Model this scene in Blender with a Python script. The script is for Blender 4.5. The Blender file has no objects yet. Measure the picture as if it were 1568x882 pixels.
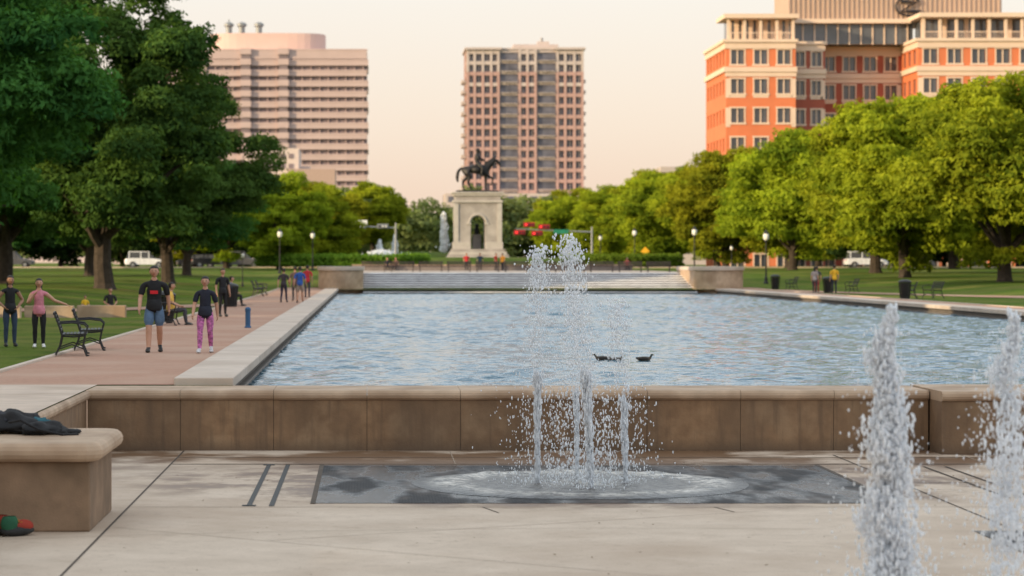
import bpy, math, random
import numpy as np
from mathutils import Vector, Matrix, Quaternion
random.seed(7)
rad = math.radians
scene = bpy.context.scene
COL = scene.collection

# ------------------------------------------------------------------ materials
def _nt(name):
    m = bpy.data.materials.new(name); m.use_nodes = True
    nt = m.node_tree; nt.nodes.clear()
    out = nt.nodes.new('ShaderNodeOutputMaterial')
    return m, nt, out
def L(nt, a, b): nt.links.new(a, b)
def noise(nt, scale, detail=4, vec=None, rough=0.55):
    n = nt.nodes.new('ShaderNodeTexNoise'); n.inputs['Scale'].default_value = scale
    n.inputs['Detail'].default_value = detail; n.inputs['Roughness'].default_value = rough
    if vec is not None: L(nt, vec, n.inputs['Vector'])
    return n.outputs['Fac']
def ramp(nt, fac, stops):
    r = nt.nodes.new('ShaderNodeValToRGB')
    while len(r.color_ramp.elements) < len(stops): r.color_ramp.elements.new(0.5)
    for e, (p, c) in zip(r.color_ramp.elements, stops):
        e.position = p; e.color = (c[0], c[1], c[2], 1)
    L(nt, fac, r.inputs['Fac']); return r.outputs['Color']
def mixc(nt, fac, a, b, mode='MIX'):
    m = nt.nodes.new('ShaderNodeMix'); m.data_type = 'RGBA'; m.blend_type = mode
    for s, v in ((m.inputs[0], fac), (m.inputs[6], a), (m.inputs[7], b)):
        if isinstance(v, (int, float)): s.default_value = v
        elif isinstance(v, tuple): s.default_value = (v[0], v[1], v[2], 1)
        else: L(nt, v, s)
    return m.outputs[2]
def mapping(nt, scale=(1,1,1), kind='Object'):
    tc = nt.nodes.new('ShaderNodeTexCoord'); mp = nt.nodes.new('ShaderNodeMapping')
    mp.inputs['Scale'].default_value = scale
    L(nt, tc.outputs[kind], mp.inputs['Vector']); return mp.outputs['Vector']
def mat(name, col, rough=0.7, var=0.15, nscale=3.0, bump=0.0, bscale=30, metal=0.0, spec=0.4, big=None, emit=None):
    m, nt, out = _nt(name)
    b = nt.nodes.new('ShaderNodeBsdfPrincipled'); L(nt, b.outputs[0], out.inputs[0])
    v = mapping(nt)
    lo = tuple(c*(1-var) for c in col); hi = tuple(min(1, c*(1+var)) for c in col)
    c = ramp(nt, noise(nt, nscale, 6, v), [(0.3, lo), (0.7, hi)])
    if big:
        c = mixc(nt, ramp(nt, noise(nt, big[0], 3, v), [(0.42, (0,0,0)), (0.68, (1,1,1))]), c, tuple(big[1]))
    L(nt, c, b.inputs['Base Color'])
    b.inputs['Roughness'].default_value = rough; b.inputs['Metallic'].default_value = metal
    b.inputs['Specular IOR Level'].default_value = spec
    if bump > 0:
        bp = nt.nodes.new('ShaderNodeBump'); bp.inputs['Strength'].default_value = bump
        bp.inputs['Distance'].default_value = 0.02
        L(nt, noise(nt, bscale, 5, v), bp.inputs['Height']); L(nt, bp.outputs[0], b.inputs['Normal'])
    if emit:
        b.inputs['Emission Color'].default_value = (*emit[0], 1); b.inputs['Emission Strength'].default_value = emit[1]
    return m

def leafmat(name, dark, light, trans=0.3):
    m, nt, out = _nt(name)
    at = nt.nodes.new('ShaderNodeAttribute'); at.attribute_name = 'var'
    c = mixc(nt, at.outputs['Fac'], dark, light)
    oi = nt.nodes.new('ShaderNodeObjectInfo')
    hs = nt.nodes.new('ShaderNodeHueSaturation')
    mr = nt.nodes.new('ShaderNodeMapRange'); mr.inputs['To Min'].default_value = 0.475; mr.inputs['To Max'].default_value = 0.52
    L(nt, oi.outputs['Random'], mr.inputs['Value']); L(nt, mr.outputs[0], hs.inputs['Hue'])
    mr2 = nt.nodes.new('ShaderNodeMapRange'); mr2.inputs['To Min'].default_value = 0.8; mr2.inputs['To Max'].default_value = 1.25
    L(nt, oi.outputs['Random'], mr2.inputs['Value']); L(nt, mr2.outputs[0], hs.inputs['Value'])
    L(nt, c, hs.inputs['Color'])
    d = nt.nodes.new('ShaderNodeBsdfDiffuse')
    t = nt.nodes.new('ShaderNodeBsdfTranslucent')
    L(nt, hs.outputs[0], d.inputs['Color'])
    t2 = mixc(nt, 1.0, hs.outputs[0], (1.6, 1.5, 0.6), 'MULTIPLY'); L(nt, t2, t.inputs['Color'])
    ms = nt.nodes.new('ShaderNodeMixShader'); ms.inputs[0].default_value = trans
    L(nt, d.outputs[0], ms.inputs[1]); L(nt, t.outputs[0], ms.inputs[2]); L(nt, ms.outputs[0], out.inputs[0])
    return m

M = {}
M['bark'] = mat('bark', (0.055, 0.042, 0.033), 0.95, 0.35, 4, 0.6, 12)
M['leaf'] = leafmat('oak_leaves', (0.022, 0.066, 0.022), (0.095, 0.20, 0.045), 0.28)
M['leafR'] = leafmat('oak_leaves_sunlit', (0.055, 0.095, 0.010), (0.36, 0.40, 0.028), 0.34)  # brighter, yellower leaf copy: low sun on these crowns put into the colour
M['leafD'] = leafmat('oak_leaves_hazed', (0.085, 0.135, 0.06), (0.22, 0.27, 0.10))  # paler, greyer leaf copy: distance haze put into the colour
M['leafB'] = leafmat('oak_leaves_shaded', (0.015, 0.035, 0.012), (0.045, 0.08, 0.02), 0.2)  # darker leaf copy: deep shade beneath the crowns put into the colour
M['leafH'] = leafmat('hedge_leaves', (0.07, 0.15, 0.02), (0.18, 0.30, 0.04))
M['conc'] = mat('limestone', (0.55, 0.44, 0.355), 0.8, 0.1, 2.5, 0.15, 60, big=(0.7, (0.43, 0.33, 0.255)))
M['coping'] = mat('coping_stone', (0.46, 0.335, 0.235), 0.75, 0.16, 3, 0.15, 60, big=(1.1, (0.32, 0.215, 0.14)))
M['poolcope'] = mat('pool_coping_stone', (0.56, 0.465, 0.39), 0.75, 0.1, 3, 0.15, 40, big=(0.4, (0.46, 0.37, 0.30)))
M['poolface'] = mat('pool_face_stone', (0.14, 0.12, 0.105), 0.7, 0.2, 3)
M['joint'] = mat('joint', (0.085, 0.065, 0.05), 0.95, 0.2)
M['joint2'] = mat('joint_pale', (0.34, 0.27, 0.21), 0.95, 0.2)
M['path'] = mat('granite_path', (0.41, 0.235, 0.165), 0.95, 0.12, 8, 0.3, 60, big=(0.35, (0.46, 0.30, 0.22)))
M['black'] = mat('black_iron', (0.018, 0.018, 0.02), 0.45, 0.2, 8)
M['greyM'] = mat('grey_metal', (0.25, 0.26, 0.27), 0.5, 0.1, 5, metal=0.3)
M['asph'] = mat('asphalt', (0.05, 0.05, 0.052), 0.9, 0.2, 5)
M['white'] = mat('white_paint', (0.75, 0.75, 0.74), 0.6, 0.05)
M['bronze'] = mat('dark_bronze', (0.022, 0.021, 0.022), 0.5, 0.4, 3, metal=0.4)
M['monst'] = mat('monument_granite', (0.40, 0.36, 0.34), 0.85, 0.12, 0.8, big=(0.5, (0.29, 0.26, 0.245)))
M['monst2'] = mat('monument_granite_trim', (0.46, 0.42, 0.39), 0.85, 0.1, 1.2)
M['glass'] = mat('window_glass', (0.09, 0.095, 0.11), 0.12, 0.3, 0.3, spec=0.8)
M['glassL'] = mat('window_glass_bands', (0.20, 0.155, 0.165), 0.35, 0.25, 0.12, spec=0.5)  # pale glass tone, with distance haze mixed into the colour
M['glassT'] = mat('window_glass_tower', (0.12, 0.12, 0.155), 0.3, 0.4, 0.25, spec=0.5)

def wallmat():
    m, nt, out = _nt('weathered_sandstone')
    b = nt.nodes.new('ShaderNodeBsdfPrincipled'); L(nt, b.outputs[0], out.inputs[0])
    v = mapping(nt); v2 = mapping(nt, (1.5, 1.5, 0.5)); v3 = mapping(nt, (9, 9, 0.7)); v4 = mapping(nt, (0.72, 0.1, 0.1))
    c = ramp(nt, noise(nt, 5, 6, v), [(0.3, (0.21, 0.12, 0.062)), (0.7, (0.32, 0.19, 0.10))])
    c = mixc(nt, ramp(nt, noise(nt, 0.9, 4, v2), [(0.4, (0,0,0)), (0.7, (0.9,0.9,0.9))]), c, (0.15, 0.09, 0.05))
    c = mixc(nt, ramp(nt, noise(nt, 2.2, 5, v), [(0.50, (0,0,0)), (0.75, (0.6,0.6,0.6))]), c, (0.38, 0.255, 0.15))
    c = mixc(nt, ramp(nt, noise(nt, 1.0, 4, v3), [(0.52, (0,0,0)), (0.68, (0.6,0.6,0.6))]), c, (0.12, 0.075, 0.045))
    c = mixc(nt, ramp(nt, noise(nt, 1.0, 2, v4), [(0.40, (0.5,0.5,0.5)), (0.60, (0,0,0))]), c, (0.14, 0.088, 0.052))
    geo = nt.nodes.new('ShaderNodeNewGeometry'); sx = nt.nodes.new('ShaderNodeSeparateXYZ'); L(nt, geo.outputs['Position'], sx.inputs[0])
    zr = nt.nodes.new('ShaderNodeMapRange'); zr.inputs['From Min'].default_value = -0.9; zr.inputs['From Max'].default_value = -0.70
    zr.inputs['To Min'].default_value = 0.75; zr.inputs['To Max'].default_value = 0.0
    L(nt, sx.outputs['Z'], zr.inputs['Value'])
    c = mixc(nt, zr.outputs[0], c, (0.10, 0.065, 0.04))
    L(nt, c, b.inputs['Base Color']); b.inputs['Roughness'].default_value = 0.8
    bp = nt.nodes.new('ShaderNodeBump'); bp.inputs['Strength'].default_value = 0.3; bp.inputs['Distance'].default_value = 0.02
    L(nt, noise(nt, 25, 6, v), bp.inputs['Height']); L(nt, bp.outputs[0], b.inputs['Normal'])
    return m
M['wall'] = wallmat()

def grassmat():
    m, nt, out = _nt('lawn_grass')
    b = nt.nodes.new('ShaderNodeBsdfPrincipled'); L(nt, b.outputs[0], out.inputs[0])
    v = mapping(nt)
    c = ramp(nt, noise(nt, 14, 8, v, 0.7), [(0.32, (0.045, 0.085, 0.010)), (0.55, (0.10, 0.165, 0.02)), (0.72, (0.17, 0.24, 0.032))])
    c = mixc(nt, ramp(nt, noise(nt, 0.16, 6, v, 0.65), [(0.42, (0,0,0)), (0.66, (0.85,0.85,0.85))]), c, (0.20, 0.185, 0.055))
    c = mixc(nt, ramp(nt, noise(nt, 0.5, 5, v, 0.65), [(0.48, (0,0,0)), (0.7, (0.8,0.8,0.8))]), c, (0.045, 0.085, 0.015))
    L(nt, c, b.inputs['Base Color']); b.inputs['Roughness'].default_value = 0.95
    b.inputs['Specular IOR Level'].default_value = 0.05
    bp = nt.nodes.new('ShaderNodeBump'); bp.inputs['Strength'].default_value = 0.8; bp.inputs['Distance'].default_value = 0.05
    L(nt, noise(nt, 40, 6, v), bp.inputs['Height']); L(nt, bp.outputs[0], b.inputs['Normal'])
    return m
M['grass'] = grassmat()

def plazamat():
    m, nt, out = _nt('plaza_concrete')
    b = nt.nodes.new('ShaderNodeBsdfPrincipled'); L(nt, b.outputs[0], out.inputs[0])
    v = mapping(nt)
    c = ramp(nt, noise(nt, 1.6, 6, v), [(0.3, (0.50, 0.405, 0.32)), (0.7, (0.60, 0.495, 0.40))])
    c = mixc(nt, ramp(nt, noise(nt, 30, 3, v), [(0.60, (0,0,0)), (0.70, (0.8,0.8,0.8))]), c, (0.38, 0.295, 0.225))
    c = mixc(nt, ramp(nt, noise(nt, 0.45, 5, v), [(0.44, (0,0,0)), (0.68, (0.7,0.7,0.7))]), c, (0.42, 0.32, 0.24))
    c = mixc(nt, ramp(nt, noise(nt, 6, 6, v, 0.7), [(0.54, (0,0,0)), (0.72, (0.5,0.5,0.5))]), c, (0.34, 0.265, 0.205))
    c = mixc(nt, ramp(nt, noise(nt, 90, 2, v), [(0.66, (0,0,0)), (0.70, (0.8,0.8,0.8))]), c, (0.16, 0.12, 0.09))
    geo = nt.nodes.new('ShaderNodeNewGeometry'); sx = nt.nodes.new('ShaderNodeSeparateXYZ'); L(nt, geo.outputs['Position'], sx.inputs[0])
    # wet paving at the foot of the wall
    mr = nt.nodes.new('ShaderNodeMapRange'); mr.inputs['From Min'].default_value = 34.8; mr.inputs['From Max'].default_value = 36.6
    L(nt, sx.outputs['Y'], mr.inputs['Value'])
    ad = nt.nodes.new('ShaderNodeMath'); ad.operation = 'MULTIPLY_ADD'
    L(nt, noise(nt, 0.6, 5, v), ad.inputs[0]); ad.inputs[1].default_value = 7.0; ad.inputs[2].default_value = -2.6
    mu = nt.nodes.new('ShaderNodeMath'); mu.operation = 'MULTIPLY'; mu.use_clamp = True
    L(nt, mr.outputs[0], mu.inputs[0]); L(nt, ad.outputs[0], mu.inputs[1])
    # splashed halo round the fountain grate
    sb = nt.nodes.new('ShaderNodeVectorMath'); sb.operation = 'SUBTRACT'; L(nt, geo.outputs['Position'], sb.inputs[0]); sb.inputs[1].default_value = (2.7, 33.6, -0.9)
    mv = nt.nodes.new('ShaderNodeVectorMath'); mv.operation = 'MULTIPLY'; L(nt, sb.outputs[0], mv.inputs[0]); mv.inputs[1].default_value = (0.19, 0.27, 0)
    ln = nt.nodes.new('ShaderNodeVectorMath'); ln.operation = 'LENGTH'; L(nt, mv.outputs[0], ln.inputs[0])
    m2 = nt.nodes.new('ShaderNodeMapRange'); m2.inputs['From Min'].default_value = 1.2; m2.inputs['From Max'].default_value = 0.8
    L(nt, ln.outputs['Value'], m2.inputs['Value'])
    a2 = nt.nodes.new('ShaderNodeMath'); a2.operation = 'MULTIPLY_ADD'
    L(nt, noise(nt, 1.4, 6, v, 0.65), a2.inputs[0]); a2.inputs[1].default_value = 8.0; a2.inputs[2].default_value = -3.4
    mu2 = nt.nodes.new('ShaderNodeMath'); mu2.operation = 'MULTIPLY'; mu2.use_clamp = True
    L(nt, m2.outputs[0], mu2.inputs[0]); L(nt, a2.outputs[0], mu2.inputs[1])
    mx = nt.nodes.new('ShaderNodeMath'); mx.operation = 'MAXIMUM'; L(nt, mu.outputs[0], mx.inputs[0]); L(nt, mu2.outputs[0], mx.inputs[1])
    c = mixc(nt, mx.outputs[0], c, (0.17, 0.10, 0.058))
    L(nt, c, b.inputs['Base Color'])
    ro = nt.nodes.new('ShaderNodeMapRange'); ro.inputs['To Min'].default_value = 0.8; ro.inputs['To Max'].default_value = 0.4
    L(nt, mx.outputs[0], ro.inputs['Value']); L(nt, ro.outputs[0], b.inputs['Roughness']); b.inputs['Specular IOR Level'].default_value = 0.2
    bp = nt.nodes.new('ShaderNodeBump'); bp.inputs['Strength'].default_value = 0.2; bp.inputs['Distance'].default_value = 0.01
    L(nt, noise(nt, 60, 4, v), bp.inputs['Height']); L(nt, bp.outputs[0], b.inputs['Normal'])
    return m
M['plaza'] = plazamat()

def gratemat():
    m, nt, out = _nt('wet_grate')
    b = nt.nodes.new('ShaderNodeBsdfPrincipled'); L(nt, b.outputs[0], out.inputs[0])
    v = mapping(nt); v2 = mapping(nt, (1.0, 0.35, 1))
    br = nt.nodes.new('ShaderNodeTexBrick'); br.inputs['Scale'].default_value = 14
    br.inputs['Color1'].default_value = (0.035, 0.033, 0.036, 1); br.inputs['Color2'].default_value = (0.05, 0.048, 0.05, 1)
    br.inputs['Mortar'].default_value = (0.012, 0.012, 0.014, 1); br.inputs['Mortar Size'].default_value = 0.06
    br.offset = 0.0; L(nt, v, br.inputs['Vector'])
    c = mixc(nt, ramp(nt, noise(nt, 1.5, 7, v2, 0.65), [(0.46, (0,0,0)), (0.70, (0.85,0.85,0.85))]), br.outputs['Color'], (0.13, 0.105, 0.09))
    L(nt, c, b.inputs['Base Color'])
    r = ramp(nt, noise(nt, 1.6, 5, v2), [(0.42, (0.18,)*3), (0.58, (0.7,)*3)]); L(nt, r, b.inputs['Roughness'])
    b.inputs['Specular IOR Level'].default_value = 0.22
    bp = nt.nodes.new('ShaderNodeBump'); bp.inputs['Strength'].default_value = 0.8; bp.inputs['Distance'].default_value = 0.02
    L(nt, noise(nt, 16, 3, v), bp.inputs['Height']); L(nt, bp.outputs[0], b.inputs['Normal'])
    return m
M['grate'] = gratemat()

def watermat():
    m, nt, out = _nt('pool_water')
    b = nt.nodes.new('ShaderNodeBsdfPrincipled'); L(nt, b.outputs[0], out.inputs[0])
    b.inputs['Base Color'].default_value = (0.022, 0.105, 0.165, 1)
    b.inputs['Roughness'].default_value = 0.06; b.inputs['IOR'].default_value = 1.33
    b.inputs['Specular IOR Level'].default_value = 0.65
    v = mapping(nt, (1.0, 1.3, 1.0))
    bp = nt.nodes.new('ShaderNodeBump'); bp.inputs['Strength'].default_value = 1.0; bp.inputs['Distance'].default_value = 0.06
    L(nt, noise(nt, 3.4, 3, v, 0.6), bp.inputs['Height']); L(nt, bp.outputs[0], b.inputs['Normal'])
    return m
M['water'] = watermat()

def spraymat(name, tr=0.2):
    m, nt, out = _nt(name)
    b = nt.nodes.new('ShaderNodeBsdfPrincipled')
    b.inputs['Base Color'].default_value = (0.93, 0.96, 1.0, 1); b.inputs['Roughness'].default_value = 0.12
    b.inputs['IOR'].default_value = 1.33; b.inputs['Transmission Weight'].default_value = tr
    t = nt.nodes.new('ShaderNodeBsdfTranslucent'); t.inputs['Color'].default_value = (0.97, 0.98, 1.0, 1)
    ms = nt.nodes.new('ShaderNodeMixShader'); ms.inputs[0].default_value = 0.4
    L(nt, b.outputs[0], ms.inputs[1]); L(nt, t.outputs[0], ms.inputs[2]); L(nt, ms.outputs[0], out.inputs[0])
    return m
M['spray'] = spraymat('fountain_spray')
M['foamcol'] = spraymat('fountain_foam', 0.0)

def basinmat():
    m, nt, out = _nt('splash_ring')
    tc = nt.nodes.new('ShaderNodeTexCoord'); ln = nt.nodes.new('ShaderNodeVectorMath'); ln.operation = 'LENGTH'
    L(nt, tc.outputs['Object'], ln.inputs[0])
    n1 = noise(nt, 3.5, 6, tc.outputs['Object'], 0.7)
    ad = nt.nodes.new('ShaderNodeMath'); ad.operation = 'MULTIPLY_ADD'; L(nt, n1, ad.inputs[0]); ad.inputs[1].default_value = 0.55; L(nt, ln.outputs['Value'], ad.inputs[2])
    sc = nt.nodes.new('ShaderNodeMath'); sc.operation = 'DIVIDE'; L(nt, ad.outputs[0], sc.inputs[0]); sc.inputs[1].default_value = 2.45
    f = ramp(nt, sc.outputs[0], [(0.0, (0.8,)*3), (0.22, (0.55,)*3), (0.36, (0.2,)*3), (0.66, (0.14,)*3), (0.78, (0.85,)*3), (0.86, (0.6,)*3), (0.93, (0.0,)*3)])
    n2 = ramp(nt, noise(nt, 7, 7, tc.outputs['Object'], 0.78), [(0.42, (0.05,)*3), (0.58, (1,)*3)])
    f2 = mixc(nt, 1.0, f, n2, 'MULTIPLY')
    b = nt.nodes.new('ShaderNodeBsdfPrincipled')
    c = mixc(nt, f2, (0.055, 0.05, 0.05), (0.74, 0.69, 0.62)); L(nt, c, b.inputs['Base Color'])
    b.inputs['Roughness'].default_value = 0.3; b.inputs['Specular IOR Level'].default_value = 0.3
    bp = nt.nodes.new('ShaderNodeBump'); bp.inputs['Strength'].default_value = 0.9; bp.inputs['Distance'].default_value = 0.05
    L(nt, noise(nt, 8, 4, tc.outputs['Object']), bp.inputs['Height']); L(nt, bp.outputs[0], b.inputs['Normal'])
    L(nt, b.outputs[0], out.inputs[0])
    return m
M['ring'] = basinmat()

_cm = {}
def cm(col, rough=0.85):
    k = (tuple(round(c, 3) for c in col), rough)
    if k not in _cm: _cm[k] = mat('cloth_%d' % len(_cm), col, rough, 0.18, 12, 0.2, 40)
    return _cm[k]
SKIN = mat('skin', (0.50, 0.27, 0.18), 0.55, 0.08, 8)
SKIN2 = mat('skin_tan', (0.34, 0.18, 0.115), 0.55, 0.08, 8)

# ------------------------------------------------------------------ mesh builder
class MB:
    def __init__(s): s.v = []; s.f = []; s.m = []
    def add(s, vs, fs, mi=0):
        o = len(s.v); s.v.extend([tuple(p) for p in vs]); s.f.extend([tuple(i+o for i in f) for f in fs])
        s.m.extend(mi if isinstance(mi, (list, tuple)) else [mi]*len(fs))
    def box(s, x0, x1, y0, y1, z0, z1, mi=0):
        s.add([(x0,y0,z0),(x1,y0,z0),(x1,y1,z0),(x0,y1,z0),(x0,y0,z1),(x1,y0,z1),(x1,y1,z1),(x0,y1,z1)],
              [(0,3,2,1),(4,5,6,7),(0,1,5,4),(1,2,6,5),(2,3,7,6),(3,0,4,7)], mi)
    def tube(s, pts, rs, n=8, mi=0):
        pts = [Vector(p) for p in pts]
        if isinstance(rs, (int, float)): rs = [rs]*len(pts)
        vs = []; fs = []
        up = None
        for i, p in enumerate(pts):
            d = (pts[min(i+1, len(pts)-1)] - pts[max(i-1, 0)]).normalized()
            if up is None: up = Vector((0,0,1)) if abs(d.z) < 0.9 else Vector((1,0,0))
            a = d.cross(up).normalized(); b = a.cross(d).normalized(); up = b
            for k in range(n):
                t = 2*math.pi*k/n; vs.append(p + (a*math.cos(t) + b*math.sin(t))*rs[i])
        for i in range(len(pts)-1):
            for k in range(n):
                fs.append((i*n+k, i*n+(k+1)%n, (i+1)*n+(k+1)%n, (i+1)*n+k))
        fs.append(tuple(range(n-1, -1, -1))); fs.append(tuple((len(pts)-1)*n+k for k in range(n)))
        s.add(vs, fs, mi)
    def lathe(s, prof, c=(0,0,0), n=12, mi=0):
        vs = []; fs = []
        for r, z in prof:
            for k in range(n):
                t = 2*math.pi*k/n; vs.append((c[0]+r*math.cos(t), c[1]+r*math.sin(t), c[2]+z))
        for i in range(len(prof)-1):
            for k in range(n): fs.append((i*n+k, i*n+(k+1)%n, (i+1)*n+(k+1)%n, (i+1)*n+k))
        fs.append(tuple(range(n-1, -1, -1))); fs.append(tuple((len(prof)-1)*n+k for k in range(n)))
        s.add(vs, fs, mi)
    def ell(s, c, r, mi=0, nu=12, nv=8, fn=None, keep=None):
        vs = []; fs = []
        for j in range(nv+1):
            ph = math.pi*j/nv
            for i in range(nu):
                t = 2*math.pi*i/nu
                p = [math.sin(ph)*math.cos(t), math.sin(ph)*math.sin(t), math.cos(ph)]
                if fn: p = fn(p)
                vs.append((c[0]+p[0]*r[0], c[1]+p[1]*r[1], c[2]+p[2]*r[2]))
        for j in range(nv):
            for i in range(nu):
                f = (j*nu+i, (j+1)*nu+i, (j+1)*nu+(i+1)%nu, j*nu+(i+1)%nu)
                if keep:
                    ctr = [sum((vs[q][a]-c[a])/r[a] for q in f)/4 for a in range(3)]
                    if not keep(ctr): continue
                fs.append(f)
        s.add(vs, fs, mi)
    def extrude_profile(s, prof, x0, x1, mi=0, axis='x'):
        n = len(prof); vs = []
        for e in (x0, x1):
            for a, z in prof: vs.append((e, a, z) if axis == 'x' else (a, e, z))
        fs = [(i, (i+1) % n, n+(i+1) % n, n+i) for i in range(n)]
        fs += [tuple(range(n-1, -1, -1)), tuple(range(n, 2*n))]
        s.add(vs, fs, mi)
    def mesh(s, name, mats, smooth=False):
        me = bpy.data.meshes.new(name); me.from_pydata(s.v, [], s.f)
        for m in mats: me.materials.append(m)
        me.polygons.foreach_set('material_index', s.m)
        if smooth: me.polygons.foreach_set('use_smooth', [True]*len(s.f))
        me.update()
        import bmesh
        bm = bmesh.new(); bm.from_mesh(me); bmesh.ops.recalc_face_normals(bm, faces=bm.faces[:]); bm.to_mesh(me); bm.free()
        return me
    def build(s, name, mats, parent=None, smooth=False, bevel=0):
        o = bpy.data.objects.new(name, s.mesh(name, mats, smooth)); COL.objects.link(o)
        if parent: o.parent = parent
        if bevel:
            b = o.modifiers.new('b', 'BEVEL'); b.width = bevel; b.segments = 2; b.limit_method = 'ANGLE'
        return o
def empty(name, loc=(0,0,0)):
    e = bpy.data.objects.new(name, None); COL.objects.link(e); e.location = loc; return e
def link(name, me, loc=(0,0,0), rz=0, sc=1):
    o = bpy.data.objects.new(name, me); COL.objects.link(o); o.location = loc; o.rotation_euler = (0,0,rz)
    o.scale = (sc,)*3 if isinstance(sc, (int, float)) else sc
    return o
def np_mesh(name, V, F, mats, mi=None, smooth=False, var=None):
    V = np.asarray(V, dtype=np.float32); F = np.asarray(F, dtype=np.int32)
    me = bpy.data.meshes.new(name); k = F.shape[1]
    me.vertices.add(len(V)); me.vertices.foreach_set('co', V.ravel())
    me.loops.add(F.size); me.loops.foreach_set('vertex_index', F.ravel())
    me.polygons.add(len(F)); me.polygons.foreach_set('loop_start', np.arange(len(F), dtype=np.int32)*k)
    me.polygons.foreach_set('loop_total', np.full(len(F), k, dtype=np.int32))
    for m in mats: me.materials.append(m)
    if mi is not None: me.polygons.foreach_set('material_index', np.asarray(mi, dtype=np.int32))
    me.polygons.foreach_set('use_smooth', np.full(len(F), smooth))
    if var is not None:
        a = me.attributes.new('var', 'FLOAT', 'FACE'); a.data.foreach_set('value', np.asarray(var, dtype=np.float32))
    me.update(calc_edges=True); return me

# ------------------------------------------------------------------ ground
def sstep(a, b, x):
    t = min(1, max(0, (x-a)/(b-a))); return t*t*(3-2*t)
MONX, MONY = 13.8, 333.0
def hgt(x, y):
    z = 1.3*sstep(165, 285, y)
    z += 0.5*sstep(10, 18, -x)*sstep(70, 120, y)*(1-sstep(165, 285, y)) + 0.5*sstep(34, 44, x)*(1-sstep(165, 285, y))*sstep(60, 120, y)
    r = math.hypot(x-MONX, y-MONY); z += 1.25*(1-sstep(8, 27, r))
    r2 = math.hypot((x+2)/1.6, y-345); z += 1.1*(1-sstep(4, 15, r2))
    return z
xs = [-3000, -1200, -500, -200, -100, -60] + [x for x in range(-48, -6, 2)] + [-6.3, -4.2, -3.0, -2.1, 4, 10, 16, 23.8, 24.9, 26, 28, 30] + list(range(32, 60, 2)) + [70, 100, 200, 500, 1200, 3000]
ys = [-800, -200, -80, -40, -10, 20, 40.3] + list(range(45, 175, 6)) + [179, 185, 191, 197, 204, 212, 220, 228, 236, 245] + list(range(251, 380, 4)) + [400, 450, 550, 700, 1000, 2000, 4500]
g = MB()
for j, y in enumerate(ys):
    for i, x in enumerate(xs):
        g.v.append((x, y, hgt(x, y)))
nx = len(xs)
for j in range(len(ys)-1):
    for i in range(nx-1):
        xc = (xs[i]+xs[i+1])/2; yc = (ys[j]+ys[j+1])/2
        if -2.1 < xc < 23.8 and 40.3 < yc < 179: continue        # pool
        if -4.2 < xc < 60 and -80 < yc < 40.3: continue          # sunken plaza
        g.f.append((j*nx+i, j*nx+i+1, (j+1)*nx+i+1, (j+1)*nx+i)); g.m.append(0)
g.build('ground', [M['grass']], smooth=True)

def sheet(name, x0, x1, y0, y1, dz, m, step=4):
    b = MB(); n = max(1, int((y1-y0)/step)); k = max(1, int((x1-x0)/4))
    for j in range(n+1):
        y = y0+(y1-y0)*j/n
        for i in range(k+1):
            x = x0+(x1-x0)*i/k; b.v.append((x, y, hgt(x, y)+dz))
    for j in range(n):
        for i in range(k): b.f.append((j*(k+1)+i, j*(k+1)+i+1, (j+1)*(k+1)+i+1, (j+1)*(k+1)+i)); b.m.append(0)
    return b.build(name, [m], smooth=True)
sheet('footpath', -6.3, -3.0, 40.4, 186, 0.012, M['path'])
sheet('footpath', 24.9, 27.2, 40.4, 186, 0.012, M['path'])
sheet('terrace_paving', -30, -4.2, 20, 40.4, 0.012, M['conc'])
def ribbon(name, pts, w, dz, m, n=40):
    b = MB()
    P = [Vector(p) for p in pts]
    out = []
    for i in range(n+1):
        t = i/n*(len(P)-1); k = min(int(t), len(P)-2); u = t-k
        p0 = P[max(k-1, 0)]; p1 = P[k]; p2 = P[k+1]; p3 = P[min(k+2, len(P)-1)]
        q = 0.5*((2*p1)+(-p0+p2)*u+(2*p0-5*p1+4*p2-p3)*u*u+(-p0+3*p1-3*p2+p3)*u**3); out.append(q)
    for i, q in enumerate(out):
        d = (out[min(i+1, n)]-out[max(i-1, 0)]).normalized(); nn = Vector((-d.y, d.x))*w/2
        for s_ in (-1, 0, 1):
            x, y = q.x+nn.x*s_, q.y+nn.y*s_; b.v.append((x, y, hgt(x, y)+dz))
    for i in range(n):
        for k in range(2): b.f.append((i*3+k, i*3+k+1, i*3+k+4, i*3+k+3)); b.m.append(0)
    return b.build(name, [m], smooth=True)
ribbon('side_path', [(-40, 84), (-20, 92), (-12, 100), (-6.2, 118)], 2.4, 0.03, M['path'])
ribbon('side_path', [(60, 112), (40, 128), (33, 150), (27, 176)], 2.6, 0.03, M['path'])
kb = MB()
for (x0, x1) in ((-6.42, -6.3), (27.2, 27.32)):
    for j in range(36): 
        ya = 40.4+j*4; kb.box(x0, x1, ya, ya+3.99, -0.05, 0.05+hgt(x0, ya), 0)
kb.build('path_kerb', [M['poolcope']])
lk = MB()
for i in range(8): lk.box(-22+i*1.7, -20.31+i*1.7, 84.0+0.9*i, 84.35+0.9*i, -0.1, 0.42, 0)
lk.build('low_stone_kerb', [M['coping']], bevel=0.03)
rd = sheet('road', -200, 200, 290, 301, 0.006, M['asph'])
rk = MB(); rk.box(-200, 200, 289.8, 290.0, 1.0, 1.42, 0); rk.box(-200, 200, 301.0, 301.2, 1.0, 1.42, 0); rk.build('road_kerb', [M['conc']])
rl = MB()
for i in range(60): rl.box(-120+i*4.5, -118+i*4.5, 295.4, 295.55, 1.25, 1.325, 0)
rl.build('road_marking', [M['white']])

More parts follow.
